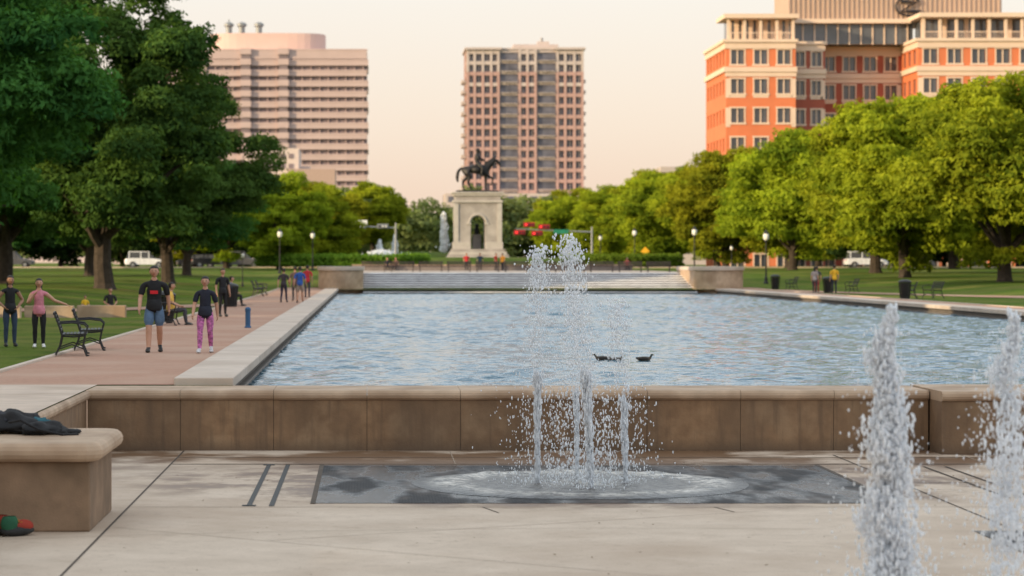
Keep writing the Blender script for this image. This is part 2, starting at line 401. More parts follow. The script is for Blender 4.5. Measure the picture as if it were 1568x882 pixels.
# ------------------------------------------------------------------ pool
W0, W1, WY0, WY1, WZ = -2.1, 23.8, 40.3, 179.0, -0.25
nxw, nyw = 200, 950
X, Y = np.meshgrid(np.linspace(W0-0.05, W1+0.05, nxw), WY0+(WY1-WY0)*np.linspace(0, 1, nyw)**1.2)
rng = np.random.default_rng(3); Zw = np.zeros_like(X)
for i in range(60):
    lam = rng.uniform(0.36, 1.35); th = math.pi/2 + rng.normal(0, 0.95); k = 2*math.pi/lam
    Zw += 0.0046*lam**0.85*np.sin(k*(X*math.cos(th)+Y*math.sin(th))+rng.uniform(0, 6.28))
patch = 0.85+0.25*np.sin(X*0.31+1.2*np.sin(Y*0.11))*np.sin(Y*0.17+X*0.2)
Zw = Zw*patch
V = np.stack([X, Y, WZ+Zw], -1).reshape(-1, 3)
a = (np.arange(nyw-1)[:, None]*nxw+np.arange(nxw-1)[None, :]).ravel()
F = np.stack([a, a+1, a+nxw+1, a+nxw], 1)
link('reflecting_pool_water', np_mesh('pool_water', V, F, [M['water']], smooth=True))
pb = MB(); pb.box(W0-0.3, W1+0.3, 40.2, 179.5, -1.0, -0.9, 0); pb.build('pool_floor', [M['poolface']])
def coping(x0, x1, inner):
    b = MB(); y = 40.4
    while y < 186:
        y2 = min(y+2.4, 186)
        b.box(x0, x1, y+0.008, y2-0.008, -0.04, 0.12, 0)
        y = y2
    if inner == 'r': b.box(x0+0.1, x1-0.14, 40.4, 186, -0.9, -0.04, 1); b.box(x0+0.11, x1-0.02, 40.41, 185.9, -0.91, -0.2, 1)
    else: b.box(x0+0.14, x1-0.1, 40.4, 186, -0.9, -0.04, 1); b.box(x0+0.02, x1-0.11, 40.41, 185.9, -0.91, -0.2, 1)
    b.build('pool_coping', [M['poolcope'], M['poolface']], bevel=0.02)
coping(-3.02, -2.1, 'r'); coping(23.8, 24.85, 'l')

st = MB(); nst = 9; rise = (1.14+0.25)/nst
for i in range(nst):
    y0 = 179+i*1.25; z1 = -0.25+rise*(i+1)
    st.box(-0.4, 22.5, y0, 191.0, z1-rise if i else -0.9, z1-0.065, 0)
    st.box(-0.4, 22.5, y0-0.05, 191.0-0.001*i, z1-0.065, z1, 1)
st.build('cascade_steps', [mat('wet_step_riser', (0.085, 0.08, 0.085), 0.5, 0.25, 2), mat('wet_step_tread_sheen', (0.78, 0.78, 0.80), 0.25, 0.2, 1.5)])  # pale treads: foam plus sky reflection on the water film, put into colour
for nm, x0, x1 in (('stone_pedestal', -3.5, -0.4), ('stone_pedestal', 22.5, 25.9)):
    b = MB(); cx = (x0+x1)/2; r = (x1-x0)/2
    prof = [(cx+r*math.cos(t), 181+r*math.sin(t)) for t in [math.pi+math.pi*i/16 for i in range(17)]] + [(x1, 190.5), (x0, 190.5)]
    def slab(pr, z0, z1, mi, k=1.0):
        n = len(pr); vs = [(cx+(x-cx)*k, 185+(y-185)*(1+(k-1)*0.4), z) for z in (z0, z1) for x, y in pr]
        b.add(vs, [(i, (i+1) % n, n+(i+1) % n, n+i) for i in range(n)]+[tuple(range(n-1, -1, -1)), tuple(range(n, 2*n))], mi)
    slab(prof, -0.9, 1.35, 0); slab(prof, 1.35, 1.62, 1, 1.05)
    b.build(nm, [M['coping'], M['poolcope']], bevel=0.03)
t = MB(); t.box(-3.5, 25.9, 191.0, 245, 0.0, 1.14, 0); t.build('terrace', [M['conc']])
sw = MB(); sw.box(-1.5, 24.5, 243, 243.6, 1.14, 1.62, 0); sw.box(-1.6, 24.6, 242.9, 243.7, 1.62, 1.72, 1)
sw.build('seat_wall', [mat('seat_wall_stone', (0.2, 0.17, 0.16), 0.8, 0.2, 1), M['coping']])
tb = MB()
for i in range(11):
    xa = -0.6+i*2.25
    for q in range(4): tb.box(xa, xa+1.95, 206.0+0.11*q, 206.08+0.11*q, 1.55, 1.59, 0)
    for q in range(4): tb.box(xa, xa+1.95, 206.46, 206.5, 1.62+0.1*q, 1.69+0.1*q, 0)
    for xx in (xa+0.1, xa+1.8): tb.box(xx, xx+0.06, 206.02, 206.44, 1.14, 1.549, 0); tb.box(xx, xx+0.06, 206.505, 206.55, 1.14, 2.0, 0)
tb.build('terrace_benches', [mat('bench_timber', (0.09, 0.065, 0.055), 0.7, 0.2, 3)])

# ------------------------------------------------------------------ plaza (sunken 0.9 m)
PZ = -0.9
p = MB(); p.box(-9, 60, -80, 41, PZ-0.2, PZ, 0); p.build('plaza_paving', [M['plaza']])
jt = MB()
def jline(x0, y0, x1, y1, w=0.012, mi=0, z=0.004):
    d = Vector((x1-x0, y1-y0)).normalized(); n = Vector((-d.y, d.x))*w
    jt.add([(x0-n.x, y0-n.y, PZ+z), (x1-n.x, y1-n.y, PZ+z), (x1+n.x, y1+n.y, PZ+z), (x0+n.x, y0+n.y, PZ+z)], [(0,1,2,3)], mi)
jline(-2.75, 15, -2.75, 38.8, 0.013, 0)
jline(-2.74, 29.9, 60, 29.9, 0.012, 1, 0.005)
jline(-2.74, 36.25, 30, 36.25, 0.03, 0, 0.005)
jline(-2.74, 37.5, 30, 37.5, 0.02, 0, 0.005)
for x in (1.2, 3.9): jline(x, 36.3, x, 38.8, 0.006, 1)
jline(1.45, 29.2, 1.3, 29.88, 0.01, 0); jline(4.1, 29.3, 3.95, 29.88, 0.01, 0)
jline(-1.0, 26.3, 4.4, 29.4, 0.006, 1, 0.006); jline(-2.7, 27.6, 3.0, 23.0, 0.006, 1, 0.0065)
jline(6.75, 20, 6.75, 38, 0.013, 0); jline(8.6, 20, 8.6, 38, 0.012, 1)
jline(6.76, 33.2, 12, 33.2, 0.012, 0, 0.006); jline(7.6, 31.0, 7.6, 35.8, 0.02, 0, 0.007); jline(7.9, 31.0, 7.9, 35.8, 0.02, 0, 0.007)
for i in range(40):
    a0 = rad(60+i*1.5); a1 = rad(60+(i+1)*1.5); cx, cy, r = 2.75, 8.0, 19.5
    jline(cx+r*math.cos(a0), cy+r*math.sin(a0), cx+r*math.cos(a1), cy+r*math.sin(a1), 0.006, 1, 0.0075)
jt.build('paving_joints', [M['joint'], M['joint2']])
dr = MB()
for x in (-1.38, -1.12):
    dr.add([(x-.03, 30.0, PZ+.006), (x+.03, 30.0, PZ+.006), (x+.03, 36.1, PZ+.006), (x-.03, 36.1, PZ+.006)], [(0,1,2,3)], 0)
for yy in (30.0, 36.05): dr.add([(-1.46, yy, PZ+.008), (-1.3, yy, PZ+.008), (-1.3, yy+.12, PZ+.008), (-1.46, yy+.12, PZ+.008)], [(0,1,2,3)], 0)
dr.build('slot_drain', [mat('drain_dark', (0.012, 0.011, 0.01), 0.6)])
gr = MB()
gr.box(-0.62, 6.15, 30.35, 36.0, PZ-0.1, PZ+0.006, 0)
gr.box(-0.68, -0.62, 30.29, 36.06, PZ-0.1, PZ+0.009, 1); gr.box(6.15, 6.21, 30.29, 36.06, PZ-0.1, PZ+0.009, 1)
gr.build('fountain_grate', [M['grate'], M['joint']])
gr2 = MB(); gr2.box(6.3, 10.5, 22.6, 27.2, PZ-0.1, PZ+0.0085, 0); gr2.build('fountain_grate', [M['grate']])
FX, FY = 2.66, 32.9
rb = MB(); nr, na = 30, 72
for i in range(nr+1):
    r = 2.12*i/nr
    for k in range(na):
        th = 2*math.pi*k/na
        z = 0.015+0.014*math.sin(r*17)*(1-r/2.4)+0.03*math.exp(-((r-1.75)/0.12)**2)*(1+0.4*math.sin(9*th)+0.3*math.sin(23*th))
        if i == nr: z = 0.002
        rb.v.append((r*math.cos(th)*(1+0.015*math.sin(5*th)), r*math.sin(th), z))
for i in range(nr):
    for k in range(na): rb.f.append((i*na+k, i*na+(k+1)%na, (i+1)*na+(k+1)%na, (i+1)*na+k)); rb.m.append(0)
o = rb.build('fountain_splash_pool', [M['ring']], smooth=True); o.location = (FX, FY, PZ+0.008)

def bull(y0, z0, d, t, n=6):
    pr = [(y0+d, z0-t), (y0+d, z0)]
    for i in range(n+1):
        an = math.pi/2+math.pi*i/n; pr.append((y0+t/2+t/2*math.cos(an), z0-t/2+t/2*math.sin(an)))
    return pr
def stone_wall_x(name, xa, xb, yf, yb, ztop, zbot, panel=1.39):
    w = MB(); c = MB()
    xs_ = [xa]; x = xa+panel
    while x < xb-0.2: xs_.append(x); x += panel
    xs_.append(xb)
    for i in range(len(xs_)-1): w.box(xs_[i]+0.004, xs_[i+1]-0.004, yf, yb, zbot, ztop-0.15, 0)
    w.box(xa+0.02, xb-0.02, yf+0.015, yb-0.01, zbot-0.01, ztop-0.152, 1)
    x = xa
    while x < xb-0.01:
        x2 = min(x+panel, xb)
        c.extrude_profile(bull(yf-0.06, ztop, yb-yf+0.06, 0.15), x+0.003, x2-0.003, 0, 'x'); x = x2
    e = empty(name)
    w.build('wall_panels', [M['wall'], M['joint']], e); c.build('coping', [M['coping']], e)
    return e
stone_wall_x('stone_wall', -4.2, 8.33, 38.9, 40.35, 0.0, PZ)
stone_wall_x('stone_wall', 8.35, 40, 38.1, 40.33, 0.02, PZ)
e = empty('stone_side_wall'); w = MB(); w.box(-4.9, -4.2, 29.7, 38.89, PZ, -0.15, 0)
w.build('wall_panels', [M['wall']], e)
c = MB(); pr = [(-4.14-0.075+0.075*math.cos(a), -0.075+0.075*math.sin(a)) for a in [math.pi/2-math.pi*i/6 for i in range(7)]]+[(-4.9, -0.15), (-4.9, 0.0)]
for y in np.arange(29.7, 38.7, 1.42): c.extrude_profile(pr, y+0.003, min(y+1.417, 38.84), 0, 'y')
c.build('coping', [M['coping']], e)
e = empty('stone_seat_block')
w = MB(); w.box(-9, -2.90, 27.15, 29.45, PZ, -0.17, 0)
w.build('block', [mat('seat_block_stone', (0.27, 0.175, 0.11), 0.85, 0.2, 3, 0.3, 40, big=(1.2, (0.16, 0.105, 0.065)))], e, bevel=0.02)
c = MB()
def rslab(xa, xb, ya, yb, z0, z1, ov, n=7):
    rings = []
    for i in range(n+1):
        an = -math.pi/2+math.pi*i/n; o_ = ov*math.cos(an); z = (z0+z1)/2+(z1-z0)/2*math.sin(an); rr = 0.15
        ring = []
        for (cx, cy, a0) in ((xb-rr, yb-rr, 0), (xa+rr, yb-rr, 90), (xa+rr, ya+rr, 180), (xb-rr, ya+rr, 270)):
            for q in range(5):
                an2 = rad(a0+q*22.5); ring.append((cx+(rr+o_)*math.cos(an2), cy+(rr+o_)*math.sin(an2), z))
        rings.append(ring)
    m_ = len(rings[0]); vs = [p_ for r_ in rings for p_ in r_]
    fs = [(i*m_+k, i*m_+(k+1) % m_, (i+1)*m_+(k+1) % m_, (i+1)*m_+k) for i in range(n) for k in range(m_)]
    fs += [tuple(range(m_-1, -1, -1)), tuple(n*m_+k for k in range(m_))]
    c.add(vs, fs, 0)
rslab(-9, -2.86, 27.1, 29.5, -0.17, 0.03, 0.1)
c.build('coping', [M['coping']], e)

# ------------------------------------------------------------------ fountain jets
def ico_arrays():
    import bmesh
    bm = bmesh.new(); bmesh.ops.create_icosphere(bm, subdivisions=1, radius=1.0)
    V = np.array([v.co[:] for v in bm.verts]); F = np.array([[v.index for v in f.verts] for f in bm.faces]); bm.free(); return V, F
IV, IF = ico_arrays()
def drops(P, S, A):
    n = len(P); V = IV[None]*S[:, None, None]; V = V*np.stack([np.ones(n), np.ones(n), A], 1)[:, None, :]
    V = V+P[:, None, :]; F = IF[None]+(np.arange(n)*len(IV))[:, None, None]
    return V.reshape(-1, 3), F.reshape(-1, 3)
def thin_jet(x, y, z0, h, seed, lean=0.0, n=2600, size=0.0095, w=0.05, spray=1.0, top=1.0):
    r = np.random.default_rng(seed); P = []; S = []; A = []
    n1 = int(n*0.38); t = r.random(n1)*0.46
    P.append((t, w*(0.35+0.9*t)*r.normal(0, 0.55, n1), w*(0.35+0.9*t)*r.normal(0, 0.55, n1))); S.append(size*r.uniform(0.5, 1.1, n1)); A.append(r.uniform(4, 12, n1))
    n2 = int(n*0.13); t = r.uniform(0.4, 0.92, n2); st_ = r.integers(0, 5, n2); off = (st_-2)*w*0.75*(0.5+t)
    P.append((t, off+0.02*np.sin(t*17+st_*2)+r.normal(0, 0.012, n2), r.normal(0, w*0.8, n2))); S.append(size*r.uniform(0.3, 0.75, n2)); A.append(r.uniform(2, 8, n2))
    n3 = int(n*0.10*top); t = 1-np.abs(r.normal(0, 0.12, n3))
    P.append((t, r.normal(0, 0.085, n3), r.normal(0, 0.085, n3))); S.append(size*r.uniform(0.6, 1.6, n3)); A.append(r.uniform(1, 2.4, n3))
    n4 = int(n*0.46*spray); t = r.random(n4)**1.5*0.97; k = 0.06+0.36*(1-t)**0.8
    P.append((t, k*r.normal(0, 0.65, n4), k*r.normal(0, 0.65, n4))); S.append(size*r.uniform(0.3, 1.05, n4)); A.append(r.uniform(1, 3.5, n4))
    t = np.concatenate([p_[0] for p_ in P]); dx = np.concatenate([p_[1] for p_ in P]); dy = np.concatenate([p_[2] for p_ in P])
    return drops(np.stack([x+lean*t**2+dx, y+dy, z0+h*t], 1), np.concatenate(S), np.concatenate(A))
def fat_jet(x, y, z0, h, wb, wt, n, seed, size, ns):
    r = np.random.default_rng(seed)
    # lumps of water riding up the column
    nl = 46; lt = r.random(nl); lx = r.normal(0, 0.36, nl); ly = r.normal(0, 0.36, nl); lr = r.uniform(0.25, 0.6, nl)
    k = r.integers(0, nl, n); t = np.clip(lt[k]**0.9+r.normal(0, 0.035, n), 0, 1.02)
    free = r.random(n) < 0.35; t[free] = r.random(free.sum())
    ww = (wt+(wb-wt)*(1-t)**0.7)*(1+0.22*np.sin(t*27+seed))
    dx = ww*(np.where(free, r.normal(0, 0.42, n), lx[k]+lr[k]*r.normal(0, 0.55, n))); dy = ww*(np.where(free, r.normal(0, 0.42, n), ly[k]+lr[k]*r.normal(0, 0.55, n)))
    sway = 0.03*np.sin(t*9+seed)+0.02*np.sin(t*23+seed)
    P1 = np.stack([x+dx+sway, y+dy, z0+h*t], 1); S1 = size*r.uniform(0.3, 1.2, n)**1.2; A1 = r.uniform(1.0, 4.2, n)
    t = r.random(ns)*0.95; k2 = 0.12+0.38*(1-t)
    P2 = np.stack([x+k2*r.normal(0, 0.6, ns), y+k2*r.normal(0, 0.6, ns), z0+h*t], 1); S2 = size*r.uniform(0.25, 0.8, ns); A2 = r.uniform(1, 2.5, ns)
    return drops(np.concatenate([P1, P2]), np.concatenate([S1, S2]), np.concatenate([A1, A2]))
def mk(name, V, F): link(name, np_mesh(name, V, F, [M['spray']], smooth=True))
mk('fountain_jet', *thin_jet(2.12, 32.9, PZ, 3.02, 1, lean=0.02))
mk('fountain_jet', *thin_jet(2.74, 32.3, PZ, 3.15, 2, lean=-0.30, n=3100, w=0.065))
mk('fountain_jet', *thin_jet(3.24, 33.0, PZ, 2.35, 3, lean=-0.12, n=2000, top=0.5))
mk('fountain_jet', *thin_jet(2.66, 33.4, PZ, 2.5, 8, lean=-0.05, n=1100, top=0.6, spray=3.0, w=0.04))
mk('fountain_jet', *fat_jet(3.97, 20.0, PZ, 2.45, 0.27, 0.035, 9000, 4, 0.0115, 900))
mk('fountain_jet', *fat_jet(5.0, 20.4, PZ, 2.42, 0.30, 0.05, 2600, 5, 0.0105, 1500))

# ------------------------------------------------------------------ trees
def leaves(r, C, R, n, size, flat=0.8, shell=0.62):
    w = R**2; w = w/w.sum(); k = r.choice(len(C), n, p=w)
    d = r.normal(size=(n, 3)); d /= np.linalg.norm(d, axis=1)[:, None]
    low = d[:, 2] < -0.35; d[low, 2] *= -0.6; d /= np.linalg.norm(d, axis=1)[:, None]
    rr = R[k]*(shell+(1.06-shell)*r.random(n)**0.7)
    lob = 1+0.24*np.sin(d[:, 0]*7+k*1.7)*np.sin(d[:, 1]*6+k*2.3)+0.14*np.sin(d[:, 2]*11+k)
    P = C[k]+d*(rr*lob)[:, None]*np.array([1, 1, flat])
    nrm = d*0.9+np.array([0, 0, 0.3])+r.normal(size=(n, 3))*0.6; nrm /= np.linalg.norm(nrm, axis=1)[:, None]
    a = np.cross(nrm, r.normal(size=(n, 3))); a /= np.linalg.norm(a, axis=1)[:, None]; b = np.cross(nrm, a)
    s = size*r.uniform(0.6, 1.3, n)[:, None]
    V = np.stack([P-a*s*0.95, P+b*s*0.42-a*s*0.1, P+a*s*0.95, P-b*s*0.42+a*s*0.1], 1).reshape(-1, 3)
    F = np.arange(n*4).reshape(-1, 4)
    cv = r.random(len(C))
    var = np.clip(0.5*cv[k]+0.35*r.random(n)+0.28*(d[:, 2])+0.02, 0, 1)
    return V, F, var
def tree_arrays(seed, H, R, base, ncl, nleaf, size, limbs=7, crad=(1.0, 2.1), fork=None):
    r = np.random.default_rng(seed); C = []; Rr = []
    zc = base+(H-base)*0.40; up = H-zc-1.0; dn = zc-base
    ph = r.random(6)*6.28
    while len(C) < ncl:
        d = r.normal(size=3); d /= np.linalg.norm(d)
        f = 0.35+0.65*r.random()**0.42
        az = math.atan2(d[1], d[0])
        out = 0.85+0.13*math.sin(2*az+ph[0])+0.1*math.sin(3*az+ph[1])+0.08*math.sin(5*az+ph[2]+d[2]*3)
        c = np.array([d[0]*R*out*f, d[1]*R*out*f, zc+(d[2]*up if d[2] > 0 else d[2]*dn)*f*(0.9+0.15*math.sin(3*az+ph[3]))])
        C.append(c); Rr.append(r.uniform(*crad)*(1.12-0.3*f))
    C = np.array(C); Rr = np.array(Rr)
    LV, LF, var = leaves(r, C, Rr, nleaf, size)
    b = MB(); rt = 0.028*H
    fk = fork or base*0.75+0.4
    b.tube([(0,0,-0.3), (0.03,0,0.3), (0.1*rt,0.1,fk*0.6), (0.15,0.05,fk), (0.2,0.0,fk+1.6)], [rt*1.6, rt*1.1, rt*0.95, rt*0.9, rt*0.5], 9)
    for i in range(limbs):
        an = 2*math.pi*i/limbs+r.uniform(-0.3, 0.3)
        far = [c for c in C if abs((math.atan2(c[1], c[0])-an+math.pi) % (2*math.pi)-math.pi) < 0.6]
        if not far: continue
        c = Vector(far[r.integers(len(far))]); s0 = Vector((0.15, 0.05, fk-0.3+0.25*(i % 3)))
        mid = s0.lerp(c, 0.45)+Vector((0, 0, 0.4)); 
        b.tube([s0, s0.lerp(mid, 0.5)+Vector((0,0,-0.15)), mid, c], [rt*0.5, rt*0.4, rt*0.3, rt*0.08], 6)
        for q in range(4):
            cc = Vector(C[r.integers(len(C))])
            if (cc-mid).length < R*0.8: b.tube([mid, mid.lerp(cc, 0.5)+Vector((0,0,0.2)), cc], [rt*0.2, rt*0.13, 0.02], 5)
    return b, LV, LF, var
def tree_mesh(name, leafm, *a, **k):
    b, LV, LF, var = tree_arrays(*a, **k)
    TV = np.array(b.v); TF = np.array([f for f in b.f if len(f) == 4])
    V = np.concatenate([TV, LV]); F = np.concatenate([TF, LF+len(TV)])
    mi = np.concatenate([np.zeros(len(TF)), np.ones(len(LF))])
    return np_mesh(name, V, F, [M['bark'], leafm], mi, var=np.concatenate([np.zeros(len(TF)), var]))
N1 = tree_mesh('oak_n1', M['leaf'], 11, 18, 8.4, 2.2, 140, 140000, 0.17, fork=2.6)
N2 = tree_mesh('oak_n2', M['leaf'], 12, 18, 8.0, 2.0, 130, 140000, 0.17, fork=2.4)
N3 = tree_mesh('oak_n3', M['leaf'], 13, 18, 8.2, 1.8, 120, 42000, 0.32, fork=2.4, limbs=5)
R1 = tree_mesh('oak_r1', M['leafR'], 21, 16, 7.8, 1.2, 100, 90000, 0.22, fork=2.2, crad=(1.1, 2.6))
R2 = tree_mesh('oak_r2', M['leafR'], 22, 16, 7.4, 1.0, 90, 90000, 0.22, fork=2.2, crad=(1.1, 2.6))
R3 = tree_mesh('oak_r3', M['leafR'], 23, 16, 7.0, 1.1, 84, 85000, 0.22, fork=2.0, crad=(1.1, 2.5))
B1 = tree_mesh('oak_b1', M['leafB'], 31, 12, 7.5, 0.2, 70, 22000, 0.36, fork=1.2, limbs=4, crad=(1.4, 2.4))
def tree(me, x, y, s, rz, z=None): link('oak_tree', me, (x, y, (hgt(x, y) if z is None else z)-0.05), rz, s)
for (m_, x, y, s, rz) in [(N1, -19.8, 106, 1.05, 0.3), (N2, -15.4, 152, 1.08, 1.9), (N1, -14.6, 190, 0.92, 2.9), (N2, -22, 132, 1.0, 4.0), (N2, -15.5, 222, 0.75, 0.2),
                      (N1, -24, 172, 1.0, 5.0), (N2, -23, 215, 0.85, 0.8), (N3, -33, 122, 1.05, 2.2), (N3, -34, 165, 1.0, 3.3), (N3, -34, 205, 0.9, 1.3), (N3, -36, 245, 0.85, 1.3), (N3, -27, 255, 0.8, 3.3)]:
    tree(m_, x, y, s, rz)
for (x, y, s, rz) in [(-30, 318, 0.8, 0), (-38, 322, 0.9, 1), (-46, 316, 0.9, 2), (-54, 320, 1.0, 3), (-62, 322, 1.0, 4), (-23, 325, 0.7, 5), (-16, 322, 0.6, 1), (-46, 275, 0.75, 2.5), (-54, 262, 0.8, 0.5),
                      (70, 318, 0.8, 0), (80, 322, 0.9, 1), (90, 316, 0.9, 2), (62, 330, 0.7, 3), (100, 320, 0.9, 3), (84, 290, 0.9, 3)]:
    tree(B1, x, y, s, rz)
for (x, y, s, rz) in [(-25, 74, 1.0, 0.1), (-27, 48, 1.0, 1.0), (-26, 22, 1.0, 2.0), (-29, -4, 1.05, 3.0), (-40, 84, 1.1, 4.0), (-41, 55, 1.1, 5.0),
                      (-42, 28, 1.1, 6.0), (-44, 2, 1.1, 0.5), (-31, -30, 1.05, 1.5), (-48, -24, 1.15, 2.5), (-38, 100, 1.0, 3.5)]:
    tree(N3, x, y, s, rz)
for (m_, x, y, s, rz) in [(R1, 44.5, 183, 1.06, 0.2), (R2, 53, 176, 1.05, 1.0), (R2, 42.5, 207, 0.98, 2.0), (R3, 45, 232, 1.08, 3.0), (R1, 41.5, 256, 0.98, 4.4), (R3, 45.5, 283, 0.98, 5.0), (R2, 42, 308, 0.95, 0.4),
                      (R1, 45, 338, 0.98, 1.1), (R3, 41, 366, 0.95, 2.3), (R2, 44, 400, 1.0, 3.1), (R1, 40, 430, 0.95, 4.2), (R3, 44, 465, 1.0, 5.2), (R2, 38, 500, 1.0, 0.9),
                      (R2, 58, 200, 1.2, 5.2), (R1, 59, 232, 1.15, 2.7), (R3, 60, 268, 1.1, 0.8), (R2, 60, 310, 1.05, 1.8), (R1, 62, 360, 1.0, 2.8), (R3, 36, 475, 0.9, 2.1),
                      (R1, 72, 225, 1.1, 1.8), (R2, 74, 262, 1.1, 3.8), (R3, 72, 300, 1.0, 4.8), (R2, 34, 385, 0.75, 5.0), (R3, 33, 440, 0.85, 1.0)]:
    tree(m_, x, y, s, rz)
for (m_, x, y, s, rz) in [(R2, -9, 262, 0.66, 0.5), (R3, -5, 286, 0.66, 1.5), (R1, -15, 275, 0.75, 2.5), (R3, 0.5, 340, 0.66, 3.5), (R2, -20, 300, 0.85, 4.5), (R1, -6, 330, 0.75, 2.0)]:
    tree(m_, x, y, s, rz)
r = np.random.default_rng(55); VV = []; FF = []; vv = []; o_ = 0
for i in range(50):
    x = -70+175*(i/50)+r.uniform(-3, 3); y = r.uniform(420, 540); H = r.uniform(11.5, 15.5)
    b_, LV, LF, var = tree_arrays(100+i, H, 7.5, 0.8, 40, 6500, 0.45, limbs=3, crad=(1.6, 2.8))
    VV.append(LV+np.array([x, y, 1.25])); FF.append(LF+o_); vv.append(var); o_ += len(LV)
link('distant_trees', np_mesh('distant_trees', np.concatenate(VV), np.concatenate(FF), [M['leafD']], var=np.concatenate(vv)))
def hedge(pts, w, h, n, seed):
    r = np.random.default_rng(seed); C = []
    for i in range(len(pts)-1):
        a = np.array(pts[i]); c_ = np.array(pts[i+1])
        for q in range(8):
            p_ = a+(c_-a)*(q/8); z = hgt(*p_)
            for dx in (-w/3, 0, w/3):
                for dz in (0.35*h, 0.72*h): C.append((p_[0], p_[1]+dx, z+dz))
    C = np.array(C); R_ = np.full(len(C), h*0.33)
    V, F, var = leaves(r, C, R_, n, 0.14, 1.0, 0.45)
    link('hedge', np_mesh('hedge', V, F, [M['leafH']], var=var))
hedge([(-11, 262), (-7, 259), (-2, 257.5), (3, 258), (6, 261)], 1.6, 1.55, 26000, 1)
hedge([(19.5, 261), (23, 258), (27, 258), (31.5, 262)], 1.6, 1.55, 22000, 2)

# ------------------------------------------------------------------ buildings
def office():
    e = empty('office_building')
    conc = mat('office_concrete', (0.50, 0.38, 0.37), 0.85, 0.06, 0.15)  # distance haze put into the concrete tones, kept pale and pinkish
    concp = mat('office_penthouse_concrete', (0.66, 0.46, 0.41), 0.85, 0.06, 0.15)
    a, s_, c_ = MB(), MB(), MB(); Y0 = 900
    a.box(-88, -0.6, Y0+1.5, Y0+40, 0, 74.5, 0)
    k = 0; z = 75.5
    while z > 2:
        s_.box(-88, -0.2-(0.0 if k % 2 else 0.5), Y0, Y0+42, z-(3.4 if k == 0 else 2.1), z, 0)
        s_.box(-88, -0.3, Y0-0.12, Y0-0.001, z-0.5, z-0.2, 0)
        for x in (-29.5, -42.5): s_.box(x-1.9, x+1.9, Y0-1.4, Y0-0.121, z-1.95, z+0.1, 0)
        z -= 3.62; k += 1
    for x in np.arange(-86, 0, 3.0): s_.box(x-0.14, x+0.14, Y0+0.9, Y0+1.49, 0, 74, 0)
    for x in (-29.5, -42.5): a.box(x-1.5, x+1.5, Y0-0.9, Y0+1.4, 0, 75, 0)
    s_.box(-60, -56, Y0-0.5, Y0-0.13, 0, 75.3, 0)
    n = 40
    pr = []
    for i in range(n): 
        t = 2*math.pi*i/n; ex = 0.55
        pr.append((-35.5+20.3*math.copysign(abs(math.cos(t))**ex, math.cos(t)), Y0+20+13*math.copysign(abs(math.sin(t))**ex, math.sin(t))))
    vs = [(x, y, z) for z in (75.5, 81.6) for x, y in pr]
    c_.add(vs, [(i, (i+1) % n, n+(i+1) % n, n+i) for i in range(n)]+[tuple(range(n-1, -1, -1)), tuple(range(n, 2*n))], 0)
    for x in (-49, -44.5, -38.5): c_.lathe([(1.1, 81.6), (1.1, 84.2), (1.7, 84.6), (1.7, 85.4), (0.6, 86.0)], (x, Y0+14, 0), 10, 1)
    c_.tube([(-49, Y0+14, 83), (-49, Y0+14, 87)], 0.2, 5, 1)
    a.build('window_bands', [M['glassL']], e); s_.build('floor_slabs', [conc], e); c_.build('penthouse', [concp, M['greyM']], e)
office()
